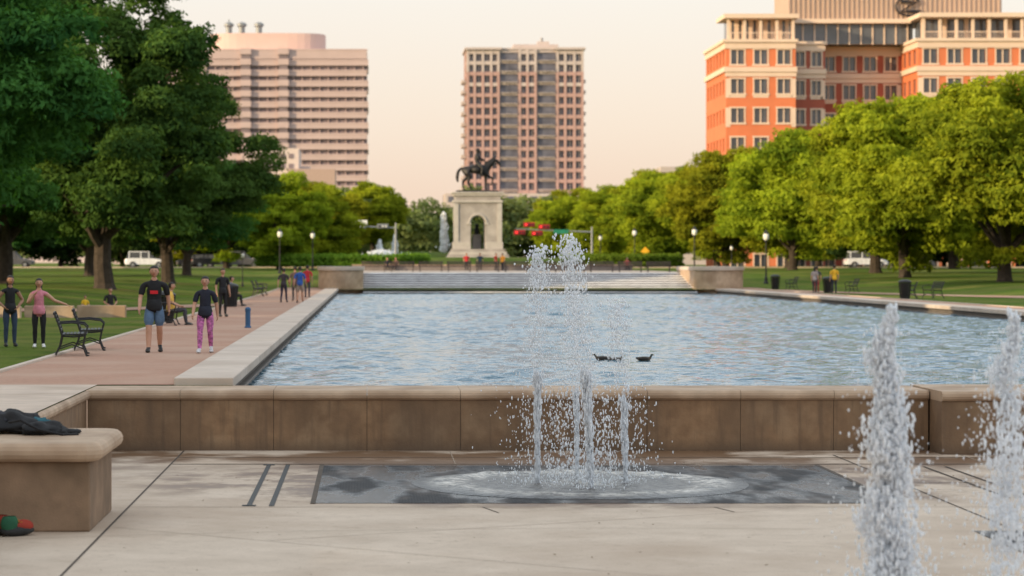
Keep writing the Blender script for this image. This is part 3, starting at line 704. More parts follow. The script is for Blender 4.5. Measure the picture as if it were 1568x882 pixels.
def tower():
    e = empty('apartment_tower'); Y0 = 900
    br = mat('tower_brick', (0.44, 0.28, 0.255), 0.85, 0.08, 0.2); st_ = mat('tower_stone', (0.50, 0.42, 0.40), 0.85, 0.08, 0.2)  # brick and stone colours made paler to carry the distance haze
    g_, w_, t_ = MB(), MB(), MB()
    x0, x1, zt = 33.6, 74.0, 75.0
    g_.box(x0+0.3, x1-0.3, Y0+1.0, Y0+24, 0, zt-0.5, 0)
    P = 3.7; z = zt; k = 0
    bays = [(33.6, 45.0, 'w'), (45.0, 51.5, 'g'), (51.5, 57.8, 'w'), (57.8, 64.5, 'g'), (64.5, 74.0, 'w')]
    while z > 2:
        mi = 1 if k < 2 or k % 20 == 3 else 0
        for a0, a1, kind in bays:
            if kind == 'w': w_.box(a0, a1, Y0+(0.0), Y0+0.9, z-P+2.45, z, mi)
            else: 
                w_.box(a0+0.01, a1-0.01, Y0+0.45, Y0+0.95, z-0.7, z, 1)
                t_.box(a0+0.4, a1-0.4, Y0-0.6, Y0+0.44, z-P+0.05, z-P+0.3, 0)
                for q in np.arange(a0+0.4, a1-0.4, 0.5): t_.box(q, q+0.08, Y0-0.6, Y0-0.52, z-P+0.3, z-P+1.3, 1)
                t_.box(a0+0.4, a1-0.4, Y0-0.6, Y0-0.52, z-P+1.3, z-P+1.4, 1)
        if k > 1:
            t_.box(x0-1.5, x0-0.06, Y0+0.5, Y0+6, z-P, z-P+0.3, 0); t_.box(x0-1.5, x0-1.4, Y0+0.5, Y0+6, z-P+0.3, z-P+1.3, 0)
            t_.box(x0-1.5, x0-0.06, Y0+8, Y0+14, z-P, z-P+1.3, 0)
            t_.box(x1+0.01, x1+0.7, Y0+0.5, Y0+5, z-P, z-P+1.1, 0)
        w_.box(x0, x0+0.29, Y0+0.91, Y0+25, z-P+2.3, z-0.01, mi); 
        z -= P; k += 1
    for a0, a1, kind in bays:
        if kind == 'w':
            n = max(2, round((a1-a0)/3.1)); 
            for i in range(n+1):
                x = a0+(a1-a0)*i/n; ww = 0.5
                xa = min(max(x-ww, a0), a1-2*ww*0.9); w_.box(xa+0.003, xa+ww*1.8, Y0-0.12, Y0+0.85, 0, zt-2*P, 0)
                w_.box(xa+0.003, xa+ww*1.8, Y0-0.10, Y0+0.84, zt-2*P, zt+0.2, 1)
                if i < n:
                    xm = a0+(a1-a0)*(i+0.5)/n; w_.box(xm-0.08, xm+0.08, Y0+0.5, Y0+0.98, 0, zt-0.2, 1)
    for y in np.arange(Y0+2, Y0+24, 3.2): w_.box(x0-0.05, x0+0.3, y, y+1.4, 0, zt, 0)
    t_.box(x0-0.6, x0+12.2, Y0-0.9, Y0+25, zt+0.21, zt+1.0, 0); t_.box(x1-10.2, x1+0.6, Y0-0.9, Y0+25, zt+0.21, zt+1.0, 0)
    t_.box(x0+12.3, x1-10.3, Y0+0.2, Y0+22, zt+0.21, zt+0.9, 0)
    t_.box(50, 65.5, Y0+4, Y0+18, zt+0.9, zt+2.4, 0); t_.box(58.5, 62.5, Y0+6, Y0+12, zt+2.4, zt+3.6, 0); t_.tube([(60, Y0+8, zt+3), (60, Y0+8, zt+5)], 0.5, 6, 1)
    t_.box(26, 84, Y0-8, Y0+20, 0, 25.5, 0)
    for zz in (8, 13, 18, 22.5):
        for q in np.arange(27, 83, 4): g_.box(q, q+2.4, Y0-8.1, Y0-7.9, zz, zz+2.0, 0)
    g_.build('windows', [M['glassT']], e); w_.build('walls', [br, st_], e); t_.build('balconies_and_trim', [st_, M['glassT']], e)
tower()
def hotel():
    e = empty('hotel_building'); e.location = (0.9, 0, 0)
    org = mat('hotel_stucco_orange', (0.64, 0.185, 0.08), 0.85, 0.08, 0.3); cr = mat('hotel_cream_stone', (0.72, 0.54, 0.42), 0.85, 0.06, 0.3)
    rd_ = mat('hotel_brick_red', (0.36, 0.095, 0.06), 0.85, 0.1, 0.4); tan = mat('hotel_metal_screen', (0.46, 0.33, 0.25), 0.6, 0.06, 0.3)
    core, w, tr, gl = MB(), MB(), MB(), MB()
    P = 4.7; ZT = 37.8
    def wing(xa, xb, yf, yb, wall, nb, ztop):
        gl.box(xa+0.25, xb-0.25, yf+0.35, yb, 0, ztop-0.3, 0)
        z = ztop; k = 0
        tr.box(xa-0.5, xb+0.3, yf-0.5, yb, ztop-0.5, ztop, 0); tr.box(xa-0.2, xb, yf-0.2, yb, ztop-1.5, ztop-0.501, 0)
        while z > 3:
            zw1 = z-1.7; zw0 = z-4.0
            w.box(xa, xb, yf, yf+0.34, z-P, zw0, wall); w.box(xa, xb, yf, yf+0.34, zw1, z-0.002, wall)
            w.box(xa, xa+0.24, yf+0.341, yb, z-P, zw0, wall); w.box(xa, xa+0.24, yf+0.341, yb, zw1, z-0.002, wall)
            n = nb; bw = (xb-xa)/n
            for i in range(n+1):
                x = xa+bw*i; hw = bw*0.22
                x0_, x1_ = max(x-hw, xa+0.001), min(x+hw, xb-0.001)
                w.box(x0_, x1_, yf+0.002, yf+0.335, zw0+0.001, zw1-0.001, wall)
            for i in range(n):
                xm = xa+bw*(i+0.5); tr.box(xm-0.07, xm+0.07, yf+0.1, yf+0.349, zw0, zw1, 0)
                hw = bw*0.28
                tr.box(xm-hw-0.22, xm-hw, yf-0.06, yf+0.2, zw0, zw1, 0); tr.box(xm+hw, xm+hw+0.22, yf-0.06, yf+0.2, zw0, zw1, 0)
                tr.box(xm-hw-0.35, xm+hw+0.35, yf-0.12, yf-0.001, zw0-0.3, zw0-0.002, 0)
                tr.box(xm-hw-0.3, xm+hw+0.3, yf-0.08, yf-0.001, zw1+0.002, zw1+0.25, 0)
                if k in (1, 3): tr.box(xm-hw-0.22, xm+hw+0.22, yf-0.05, yf-0.002, zw0-0.69, zw0-0.31, 0)
            m_ = max(2, int((yb-yf)/4)); 
            for i in range(m_+1):
                y = yf+0.345+(yb-yf-2)*i/m_; w.box(xa+0.002, xa+0.238, y, y+1.6, zw0+0.001, zw1-0.001, wall)
            if k in (0, 4): tr.box(xa-0.35, xb+0.2, yf-0.35, yb, z-P-0.55, z-P+0.25, 0)
            if k in (0, 4): tr.box(xa-0.15, xb+0.1, yf-0.16, yf-0.003, z-P-1.3, z-P-0.56, 0)
            if k in (1, 2): tr.box(xa-0.05, xa+0.7, yf-0.05, yf-0.001, z-P, z-1.6, 0); tr.box(xb-0.7, xb+0.02, yf-0.05, yf-0.001, z-P, z-1.6, 0)
            z -= P; k += 1
    wing(56.5, 67.7, 420, 445, 0, 3, ZT)
    wing(67.71, 73.2, 424.5, 445, 2, 2, ZT)
    wing(73.21, 86.9, 431, 447, 2, 4, ZT-0.3)
    wing(87.0, 118, 418, 447, 0, 8, ZT)
    for xa, xb, yf in ((57, 67.4, 420.6), (88, 117, 418.6)):
        for x in np.linspace(xa, xb, int((xb-xa)/2.6)+1): tr.box(x-0.22, x+0.22, yf, yf+0.45, ZT+0.001, 41.2, 0)
        tr.box(xa-0.8, xb+0.8, yf-0.8, yf+9, 41.2, 41.9, 0)
        gl.box(xa+0.5, xb, yf+3, yf+9, ZT+0.001, 41.19, 0)
        for x in np.linspace(xa+0.5, xb-0.5, 9): tr.box(x-0.35, x+0.35, yf+2.8, yf+2.99, ZT+0.001, 41.19, 0)
        tr.box(xa, xb, yf+0.1, yf+0.2, ZT+1.05, ZT+1.18, 0)
        for x in np.arange(xa+0.5, xb-0.3, 0.4): tr.box(x, x+0.05, yf+0.12, yf+0.18, ZT+0.001, ZT+1.049, 0)
    gl.box(68, 88, 427, 440, ZT-0.2, 40.9, 0)
    for x in np.arange(68.1, 88, 1.9): tr.box(x-0.1, x+0.1, 426.8, 427.01, ZT-0.29, 40.9, 0)
    tr.box(67.5, 87.4, 425.5, 441, 40.91, 41.6, 0)
    core.box(68, 103, 429, 444, 41.61, 47, 0)
    for x in np.arange(68, 103, 0.8): core.box(x, x+0.25, 428.8, 428.999, 41.7, 47, 0)
    zc = 43.9; xc = 87.6
    pts = [(xc+2.1*math.cos(t), 428.5, zc+1.5*math.sin(t)) for t in np.linspace(0.5, 5.9, 24)]
    sg = MB(); sg.tube(pts, 0.16, 6, 0)
    sg.tube([(xc-1.3, 428.4, zc+0.8), (xc+1.3, 428.4, zc+0.8), (xc-1.2, 428.4, zc-0.8), (xc+1.5, 428.4, zc-0.8)], 0.28, 6, 0)
    sg.build('logo_sign', [M['black']], e)
    gl.build('windows', [M['glass']], e); w.build('walls', [org, cr, rd_], e); tr.build('trim', [cr], e); core.build('roof_screen', [tan], e)
hotel()
lb = MB(); lb.box(-37, -21, 780, 810, 0, 36, 0); lb.box(-50, -18, 790, 820, 0, 31, 0); lb.box(-24, -10, 770, 800, 0, 29.5, 1)
for z in (24, 27.5, 31, 34):
    for x in np.arange(-36, -22, 2.4): lb.box(x, x+1.4, 779.8, 779.99, z-1, z+0.4, 2)
lb.build('low_white_building', [mat('pale_render', (0.6, 0.5, 0.46), 0.8), mat('pale_brick', (0.42, 0.3, 0.26), 0.8), M['glassL']])
lc = MB(); lc.box(80, 100, 700, 720, 0, 26, 0); lc.box(78, 102, 698, 722, 26, 27.5, 0); lc.build('low_building', [mat('grey_render', (0.45, 0.38, 0.36), 0.8)])

# ------------------------------------------------------------------ skin-modifier bodies
def skin_arrays(nodes, edges, root, sub=2):
    names = list(nodes); ix = {n: i for i, n in enumerate(names)}
    me = bpy.data.meshes.new('tmp'); me.from_pydata([nodes[n][:3] for n in names], [(ix[a], ix[b]) for a, b in edges], [])
    o = bpy.data.objects.new('tmp', me); COL.objects.link(o)
    sk = o.modifiers.new('s', 'SKIN'); sk.use_smooth_shade = True; sk.branch_smoothing = 0.3
    ss = o.modifiers.new('u', 'SUBSURF'); ss.levels = sub; ss.render_levels = sub
    for i, n in enumerate(names):
        rr = nodes[n][3]; rr = rr if isinstance(rr, tuple) else (rr, rr)
        me.skin_vertices[0].data[i].radius = rr
        me.skin_vertices[0].data[i].use_root = (n == root)
    dg = bpy.context.evaluated_depsgraph_get(); ev = o.evaluated_get(dg); em = ev.to_mesh()
    V = [tuple(v.co) for v in em.vertices]; F = [tuple(p_.vertices) for p_ in em.polygons]
    ev.to_mesh_clear(); bpy.data.objects.remove(o); bpy.data.meshes.remove(me)
    return V, F
def classify(V, F, nodes, edges, emat):
    E = []
    for (a, b) in edges:
        A = np.array(nodes[a][:3]); B = np.array(nodes[b][:3])
        ra = nodes[a][3]; rb_ = nodes[b][3]
        ra = ra if not isinstance(ra, tuple) else max(ra); rb_ = rb_ if not isinstance(rb_, tuple) else max(rb_)
        E.append((A, B, ra, rb_, emat(a, b)))
    P = np.array([np.mean([V[i] for i in f], axis=0) for f in F]); best = np.full(len(P), 1e9); mi = np.zeros(len(P), int)
    for A, B, ra, rb_, m_ in E:
        d = B-A; t = np.clip(((P-A)@d)/(d@d+1e-9), 0, 1); q = A+t[:, None]*d
        ds = np.linalg.norm(P-q, axis=1)-(ra+(rb_-ra)*t); s_ = ds < best; best[s_] = ds[s_]; mi[s_] = m_
    return mi.tolist()

def person(loc, h=1.75, rz=0.0, pose='stand', shirt=(0.02,0.02,0.02), pants=(0.03,0.04,0.07), shoes=(0.03,0.03,0.03), hair=(0.02,0.014,0.01),
           sleeve=True, shorts=False, female=False, longhair=False, skin=SKIN, logo=None, z=None, hd=0.0, legmat=None, bulk=1.06):
    s = h/1.77; N = {}
    sh = 0.165 if female else 0.195; hp = 0.095 if female else 0.09
    pz = 0.93
    if pose == 'sit': pz = 0.50
    N['pel'] = (0, 0, pz, (0.150, 0.12) if female else (0.14, 0.12)); N['wai'] = (0, 0, pz+0.17, (0.12 if female else 0.14, 0.105))
    N['che'] = (0, 0.0, pz+0.36, (0.148 if female else 0.172, 0.115)); N['nb'] = (0, 0.01, pz+0.51, 0.08); N['nk'] = (0, 0.0, pz+0.57, 0.055); N['hb'] = (0, -0.015, pz+0.64, 0.057)
    ed = [('pel', 'wai'), ('wai', 'che'), ('che', 'nb'), ('nb', 'nk'), ('nk', 'hb')]
    legs = {'stand': ((0.02, 0.0), (-0.02, 0.0)), 'walk': ((-0.20, 0.0), (0.17, 0.08))}.get(pose, ((0.02, 0.0), (-0.02, 0.0)))
    for sd, nm in ((-1, 'L'), (1, 'R')):
        hip = (sd*hp, 0, pz-0.06)
        if pose == 'sit':
            kn = (sd*0.12, -0.43, pz-0.01); an = (sd*0.12, -0.46, 0.08); to = (sd*0.13, -0.62, 0.035)
        else:
            fy, lift = legs[0] if sd < 0 else legs[1]
            an = (sd*0.095, fy, 0.085+lift*0.6); kn = (sd*0.095, fy*0.45-0.03-lift*0.6, 0.49); to = (sd*0.12, fy-0.15, 0.035)
        mid = tuple((hip[i]*0.35+kn[i]*0.65) for i in range(3))
        tr = 0.095 if not shorts else 0.102
        N['hip'+nm] = (*hip, tr); N['mid'+nm] = (*mid, 0.104 if shorts else 0.075)
        m2 = tuple((hip[i]*0.22+kn[i]*0.78) for i in range(3))
        N['cut'+nm] = (*m2, 0.064 if shorts else 0.067)
        N['kn'+nm] = (*kn, 0.058); cal = tuple(kn[i]*0.68+an[i]*0.32 for i in range(3)); cal = (cal[0], cal[1]+0.02, cal[2]); N['cal'+nm] = (*cal, 0.061)
        N['an'+nm] = (*an, 0.040); N['to'+nm] = (*to, 0.038)
        ed += [('pel', 'hip'+nm), ('hip'+nm, 'mid'+nm), ('mid'+nm, 'cut'+nm), ('cut'+nm, 'kn'+nm), ('kn'+nm, 'cal'+nm), ('cal'+nm, 'an'+nm), ('an'+nm, 'to'+nm)]
        S_ = (sd*sh, 0.01, pz+0.455)
        if pose == 'walk': sw_ = 0.16*sd; el = (sd*(sh+0.055), 0.03+sw_*0.35, pz+0.19); wr = (sd*(sh+0.065), -0.04+sw_, pz-0.03)
        elif pose == 'sit': el = (sd*(sh+0.06), -0.05, pz+0.2); wr = (sd*0.13, -0.27, pz+0.11)
        elif pose == 'wave' and sd < 0: el = (-(sh+0.10), -0.10, pz+0.22); wr = (-0.10, -0.24, pz+0.46)
        elif pose == 'wave': el = (sh+0.20, 0.0, pz+0.28); wr = (sh+0.42, -0.05, pz+0.20)
        elif pose == 'hips': el = (sd*(sh+0.14), 0.05, pz+0.23); wr = (sd*0.17, -0.08, pz+0.08)
        else: el = (sd*(sh+0.05), 0.02, pz+0.19); wr = (sd*(sh+0.055), -0.05, pz-0.05)
        S_v = Vector(S_); E_ = Vector(el); W_ = Vector(wr)
        cut = S_v.lerp(E_, 0.62); cut2 = S_v.lerp(E_, 0.74); hd_ = W_+(W_-E_).normalized()*0.085
        N['sh'+nm] = (*S_, 0.064); N['sl'+nm] = (*cut, 0.062 if sleeve else 0.046); N['sk'+nm] = (*cut2, 0.045); N['el'+nm] = (*el, 0.041)
        fo = E_.lerp(W_, 0.3); N['fo'+nm] = (*fo, 0.042); N['wr'+nm] = (*wr, 0.028); N['ha'+nm] = (*hd_, (0.036, 0.02))
        ed += [('nb', 'sh'+nm), ('sh'+nm, 'sl'+nm), ('sl'+nm, 'sk'+nm), ('sk'+nm, 'el'+nm), ('el'+nm, 'fo'+nm), ('fo'+nm, 'wr'+nm), ('wr'+nm, 'ha'+nm)]
    mats = [skin, cm(shirt), legmat or cm(pants), cm(shoes, 0.5), cm(hair, 0.6), cm((0.02, 0.015, 0.012), 0.3), cm((0.35, 0.1, 0.08)), cm(logo or (0.5, 0.02, 0.02))]
    def em(a, b):
        if a == 'pel' and b == 'wai': return 1
        if a == 'pel': return 2
        if a[:2] == 'hi': return 2
        if a[:3] == 'mid': return 2
        if a[:3] == 'cut' or a[:2] == 'kn': return 0 if shorts else 2
        if a[:3] == 'cal': return 0 if shorts else 2
        if a[:2] == 'an': return 3
        if a in ('nk',) or b == 'nk': return 0
        if a in ('wai', 'che'): return 1
        if a == 'nb': return 1
        if a[:2] == 'sh': return 1 if sleeve else 0
        return 0
    V, F = skin_arrays(N, ed, 'pel', 2); mi = classify(V, F, N, ed, em)
    b = MB(); b.add(V, F, mi)
    b.lathe([(0.142, pz-0.07), (0.152, pz-0.04), (0.146, pz+0.05), (0.12, pz+0.16)], (0, 0, 0), 16, 1)
    hc = (0, -0.03, pz+0.735); hr = (0.078, 0.098, 0.118)
    cs, sn = math.cos(hd), math.sin(hd)
    hb_ = MB()
    def shape(p_):
        x, y, z_ = p_
        k = 1-0.28*max(0, -z_)**1.3; y2 = y*k-0.06*max(0, -z_); 
        return [x*k, y2, z_]
    hb_.ell((0,0,0), hr, 0, 18, 14, shape)
    hb_.tube([(0, -0.088, 0.022), (0, -0.108, -0.015), (0, -0.094, -0.026)], [0.008, 0.014, 0.011], 6, 0)
    for sx in (-1, 1):
        hb_.ell((sx*0.03, -0.083, 0.012), (0.012, 0.008, 0.007), 5, 8, 6)
        hb_.box(sx*0.03-0.016, sx*0.03+0.016, -0.093, -0.083, 0.028, 0.033, 4)
        hb_.ell((sx*0.077, 0.004, -0.005), (0.011, 0.02, 0.031), 0, 8, 6)
    hb_.ell((0, -0.088, -0.052), (0.022, 0.008, 0.007), 6, 8, 6)
    hb_.ell((0, 0.012, 0.018), (0.088, 0.102, 0.115), 4, 18, 14, None, keep=lambda c_: c_[2] > 0.42 or (c_[1] > -0.1 and c_[2] > -0.55))
    if longhair: hb_.ell((0, 0.075, -0.09), (0.075, 0.045, 0.17), 4, 12, 10)
    elif female: hb_.ell((0, 0.10, 0.03), (0.04, 0.045, 0.05), 4, 10, 8)
    b.add([(hc[0]+x*cs-y*sn, hc[1]+x*sn+y*cs, hc[2]+z_) for x, y, z_ in hb_.v], hb_.f, list(hb_.m))
    for nm, sd in (('L', -1), ('R', 1)):
        W_ = Vector(N['wr'+nm][:3]); H_ = Vector(N['ha'+nm][:3]); d = (H_-W_).normalized(); fwd = Vector((0, -1, 0)); 
        fwd = (fwd-d*fwd.dot(d)).normalized() if abs(fwd.dot(d)) < 0.95 else Vector((1, 0, 0)); inn = d.cross(fwd)*(-sd)
        if inn.x*sd > 0: inn = -inn
        for i, ln in enumerate((0.068, 0.078, 0.073, 0.058)):
            p0 = H_+fwd*(0.026-i*0.0175)-d*0.012
            b.tube([p0, p0+d*ln*0.5, p0+d*ln*0.8+inn*0.010, p0+d*ln+inn*0.026], [0.0092, 0.0088, 0.008, 0.006], 5, 0)
        p0 = W_.lerp(H_, 0.45)+fwd*0.024; b.tube([p0, p0+fwd*0.022+d*0.028, p0+fwd*0.026+d*0.058], [0.012, 0.010, 0.007], 5, 0)
    for nm in 'LR':
        a_ = N['an'+nm]; t_ = N['to'+nm]; b.ell(((a_[0]+t_[0])/2, (a_[1]+t_[1])/2+0.01, min(t_[2], a_[2])-0.002), (0.047, 0.13, 0.036), 3, 12, 8)
    if logo: 
        zc = pz+0.31; b.add([(-0.07, -0.134, zc-0.035), (0.07, -0.134, zc-0.035), (0.07, -0.138, zc+0.035), (-0.07, -0.138, zc+0.035)], [(0,1,2,3)], 7)
    me = b.mesh('person', mats, True)
    zz = hgt(loc[0], loc[1])+0.015 if z is None else z
    return link('woman' if female else 'man', me, (loc[0], loc[1], zz), rz, (s*bulk, s*bulk, s))

leg = mat('patterned_leggings', (0.42, 0.12, 0.30), 0.7, 0.75, 22)
person((-4.52, 55), 1.80, 0.05, 'walk', (0.012,0.012,0.014), (0.09,0.15,0.24), (0.02,0.02,0.02), shorts=True, logo=(0.6,0.02,0.03), bulk=1.15)
person((-3.42, 54.6), 1.58, -0.05, 'walk', (0.015,0.017,0.03), shoes=(0.6,0.6,0.62), hair=(0.012,0.01,0.01), female=True, legmat=leg, bulk=1.16)
person((-8.05, 58.6), 1.58, 0.35, 'hips', (0.012,0.012,0.014), (0.03,0.05,0.09), (0.02,0.02,0.02), female=True, longhair=True, sleeve=False, skin=SKIN2, bulk=1.1)
person((-7.30, 57.8), 1.52, 0.15, 'wave', (0.55,0.2,0.25), (0.012,0.012,0.014), (0.7,0.7,0.7), female=True, longhair=True, sleeve=False, bulk=1.1)
person((-5.10, 91), 1.66, 0.5, 'stand', (0.015,0.015,0.018), (0.012,0.012,0.014), (0.03,0.03,0.03))
person((-4.05, 124), 1.60, 2.9, 'walk', (0.05,0.04,0.05), (0.02,0.02,0.05))
person((-3.62, 128), 1.68, 3.3, 'stand', (0.10,0.06,0.06), (0.03,0.03,0.04))
person((-3.25, 123), 1.68, 3.0, 'walk', (0.03,0.10,0.38), (0.30,0.24,0.20), shorts=True)
person((-3.35, 142), 1.72, 3.1, 'stand', (0.5,0.03,0.04), (0.05,0.05,0.07))
person((27.3, 160), 1.62, 2.7, 'stand', (0.35,0.3,0.3), (0.05,0.04,0.05), female=True, longhair=True)
person((27.95, 163), 1.62, 3.0, 'stand', (0.05,0.05,0.06), (0.30,0.05,0.05))
person((28.5, 160), 1.72, 3.3, 'stand', (0.75,0.42,0.03), (0.03,0.03,0.05))
person((-6.0, 79.1), 1.7, 1.57, 'sit', (0.7,0.42,0.08), (0.05,0.05,0.06), z=-0.0)
person((-6.0, 113.7), 1.7, 1.57, 'sit', (0.10,0.18,0.32), (0.02,0.02,0.025), z=0.0)
person((-10.5, 106), 1.65, 0.3, 'sit', (0.02,0.02,0.02), (0.3,0.05,0.05), z=hgt(-10.5,106)-0.38)
person((-11.3, 104), 1.0, 0.5, 'sit', (0.7,0.45,0.03), (0.02,0.02,0.03), z=hgt(-11.3,104)-0.2)
for x, y, c_, ps, rz in ((9.0, 241, (0.5,0.03,0.04), 'stand', 0.2), (10.2, 240, (0.03,0.04,0.08), 'walk', 0.0), (11.7, 241.0, (0.5,0.05,0.03), 'walk', 1.0), (12.3, 240.6, (0.75,0.3,0.03), 'stand', -0.8),
                 (1.7, 242.95, (0.02,0.02,0.03), 'sit', 0.1), (2.5, 242.95, (0.15,0.08,0.06), 'sit', -0.3), (24.0, 242.95, (0.5,0.1,0.08), 'sit', 0)):
    person((x, y), 1.6, rz, ps, c_, (0.03,0.03,0.04), z=1.155, bulk=1.2)

# ------------------------------------------------------------------ street furniture
def bench_mesh():
    b = MB()
    for y in (-0.72, 0.72):
        b.tube([(-0.34, y, 0.0), (-0.24, y, 0.22), (-0.20, y, 0.42), (-0.27, y, 0.65), (-0.36, y, 0.88)], 0.022, 6)
        b.tube([(0.30, y, 0.0), (0.22, y, 0.2), (0.26, y, 0.42)], 0.022, 6)
        b.tube([(-0.22, y, 0.41), (0.05, y, 0.395), (0.27, y, 0.42)], 0.02, 6)
        b.tube([(-0.28, y, 0.66), (0.0, y, 0.68), (0.24, y, 0.65), (0.31, y, 0.58), (0.26, y, 0.42)], 0.02, 6)
        b.tube([(-0.26, y, 0.15), (0.0, y, 0.24), (0.24, y, 0.15)], 0.014, 5)
        b.ell((0.31, y, 0.02), (0.04, 0.03, 0.02)); b.ell((-0.35, y, 0.02), (0.04, 0.03, 0.02))
    for i in range(7): x = -0.19+i*0.073; b.box(x, x+0.05, -0.76, 0.76, 0.425+0.002*i, 0.45+0.002*i)
    for i in range(6):
        z = 0.50+i*0.068; x = -0.225-0.0385*(i*0.75); b.box(x-0.012, x+0.012, -0.76, 0.76, z, z+0.045)
    return b.mesh('park_bench', [M['black']])
BM = bench_mesh()
for x, y, rz in ((-6.05, 53.3, 0.1), (-6.05, 56.6, 0.1), (-6.1, 79.0, 0), (-6.1, 113.6, 0), (-6.2, 146, 0), (-6.2, 151, 0), (28.8, 178, math.pi), (30.3, 164, math.pi), (28.6, 138, 2.9), (30.0, 139, 3.3)):
    link('park_bench', BM, (x, y, hgt(x, y)+0.01), rz, 1.0)
def bin_mesh():
    b = MB(); b.lathe([(0.22, 0), (0.24, 0.05), (0.24, 0.1)], n=18)
    for k in range(20):
        t = 2*math.pi*k/20; b.tube([(0.24*math.cos(t), 0.24*math.sin(t), 0.08), (0.27*math.cos(t), 0.27*math.sin(t), 0.5), (0.31*math.cos(t), 0.31*math.sin(t), 0.85)], 0.015, 4)
    b.lathe([(0.19, 0.1), (0.24, 0.8)], n=14); b.lathe([(0.32, 0.82), (0.33, 0.86), (0.25, 0.93), (0.12, 0.97)], n=18)
    return b.mesh('trash_bin', [M['black']])
TB = bin_mesh()
for x, y in ((-6.35, 81.3), (-5.9, 111.5), (28.0, 180), (27.9, 136), (28.7, 163.4)): link('trash_bin', TB, (x, y, hgt(x, y)), 0, 1.05)
b = MB(); b.lathe([(0.10, 0), (0.10, 0.04), (0.075, 0.06), (0.075, 0.48), (0.085, 0.5), (0.085, 0.56), (0.05, 0.6)], n=16); 
o = b.build('blue_bollard', [mat('blue_paint', (0.03, 0.10, 0.22), 0.5)], smooth=False); o.location = (-3.5, 75.5, 0.01)
def lamp_mesh():
    b = MB(); b.lathe([(0.2, 0), (0.2, 0.12), (0.13, 0.2), (0.12, 0.5), (0.07, 0.6), (0.055, 2.2), (0.045, 3.35), (0.09, 3.4), (0.1, 3.5)], n=12)
    b.lathe([(0.10, 3.5), (0.21, 3.62), (0.24, 3.85), (0.19, 4.05)], n=14, mi=1)
    b.lathe([(0.22, 4.05), (0.15, 4.18), (0.05, 4.28), (0.02, 4.4)], n=14)
    return b.mesh('street_lamp', [M['black'], mat('lamp_globe', (0.8, 0.78, 0.74), 0.3)])
LM = lamp_mesh()
for x, y, s_ in ((29.9, 240, 1.0), (30.4, 200, 0.95), (30.5, 300, 1.05), (-9.2, 190, 0.6), (-8.2, 240, 0.95), (34, 245, 0.6), (-5.5, 255, 0.9), (31, 350, 1.0)):
    link('street_lamp', LM, (x, y, hgt(x, y)), 0, s_)
def signal_mast(x, y, z, arm, zs, heads, mi_h):
    b = MB(); b.lathe([(0.2, 0), (0.16, 0.5), (0.10, zs+0.6)], (x, y, z), 10, 0)
    b.tube([(x, y, z+zs), (x+arm, y, z+zs+0.35)], [0.09, 0.05], 8, 0)
    for px, dz in heads:
        pz_ = z+zs+0.2+dz
        b.tube([(px, y, z+zs+0.2), (px, y-0.05, pz_)], 0.04, 5, 0)
        b.box(px-0.56, px+0.56, y-0.35, y-0.12, pz_-0.17, pz_+0.17, mi_h)
        b.box(px-0.66, px+0.66, y-0.12, y-0.10, pz_-0.27, pz_+0.27, mi_h)
        for q in range(3):
            cx = px-0.36+0.36*q
            b.tube([(cx, y-0.352, pz_), (cx, y-0.40, pz_)], 0.115, 10, 2 if q == 0 else 3)
            b.tube([(cx, y-0.34, pz_+0.13), (cx, y-0.55, pz_+0.11)], 0.03, 6, mi_h)
    return b
RED = mat('signal_red', (0.65, 0.015, 0.02), 0.5, emit=((1.0, 0.05, 0.04), 1.8)); REDB = mat('signal_housing_red', (0.36, 0.02, 0.025), 0.5)
YEL = mat('sign_yellow', (0.8, 0.4, 0.02), 0.5)
b = signal_mast(25.6, 300, 1.3, -8.8, 4.1, [(17.3, -0.25), (19.3, -0.35), (18.4, 0.65), (20.1, 0.40)], 1)
b.box(21.2, 22.9, 299.8, 299.84, 5.2, 5.7, 4)
b.build('traffic_signal', [M['greyM'], REDB, RED, M['black'], mat('street_sign_green', (0.02, 0.2, 0.12), 0.5)])
b = signal_mast(3.1, 302, 1.3, -7.2, 4.6, [(1.6, 0), (-1.0, 0), (-3.2, 0)], 1)
b.box(-2.6, -0.2, 301.6, 301.65, 6.3, 6.8, 3); b.build('traffic_signal', [M['greyM'], M['greyM'], M['black'], M['white']])
b = MB(); b.lathe([(0.12, 0), (0.07, 7.0)], (-8.3, 300, 1.3), 8, 0); b.tube([(-8.3, 300, 8.2), (-7.2, 300, 8.5)], 0.06, 6, 0); b.box(-8.6, -8.0, 299.7, 299.9, 6.0, 7.0, 0); b.build('light_pole', [M['greyM']])
b = MB(); b.tube([(29.6, 280, 1.2), (29.6, 280, 3.4)], 0.04, 6, 0)
b.add([(29.6, 279.93, 2.6), (30.1, 279.93, 3.1), (29.6, 279.93, 3.6), (29.1, 279.93, 3.1)], [(0,1,2,3)], 1); b.build('warning_sign', [M['greyM'], YEL])

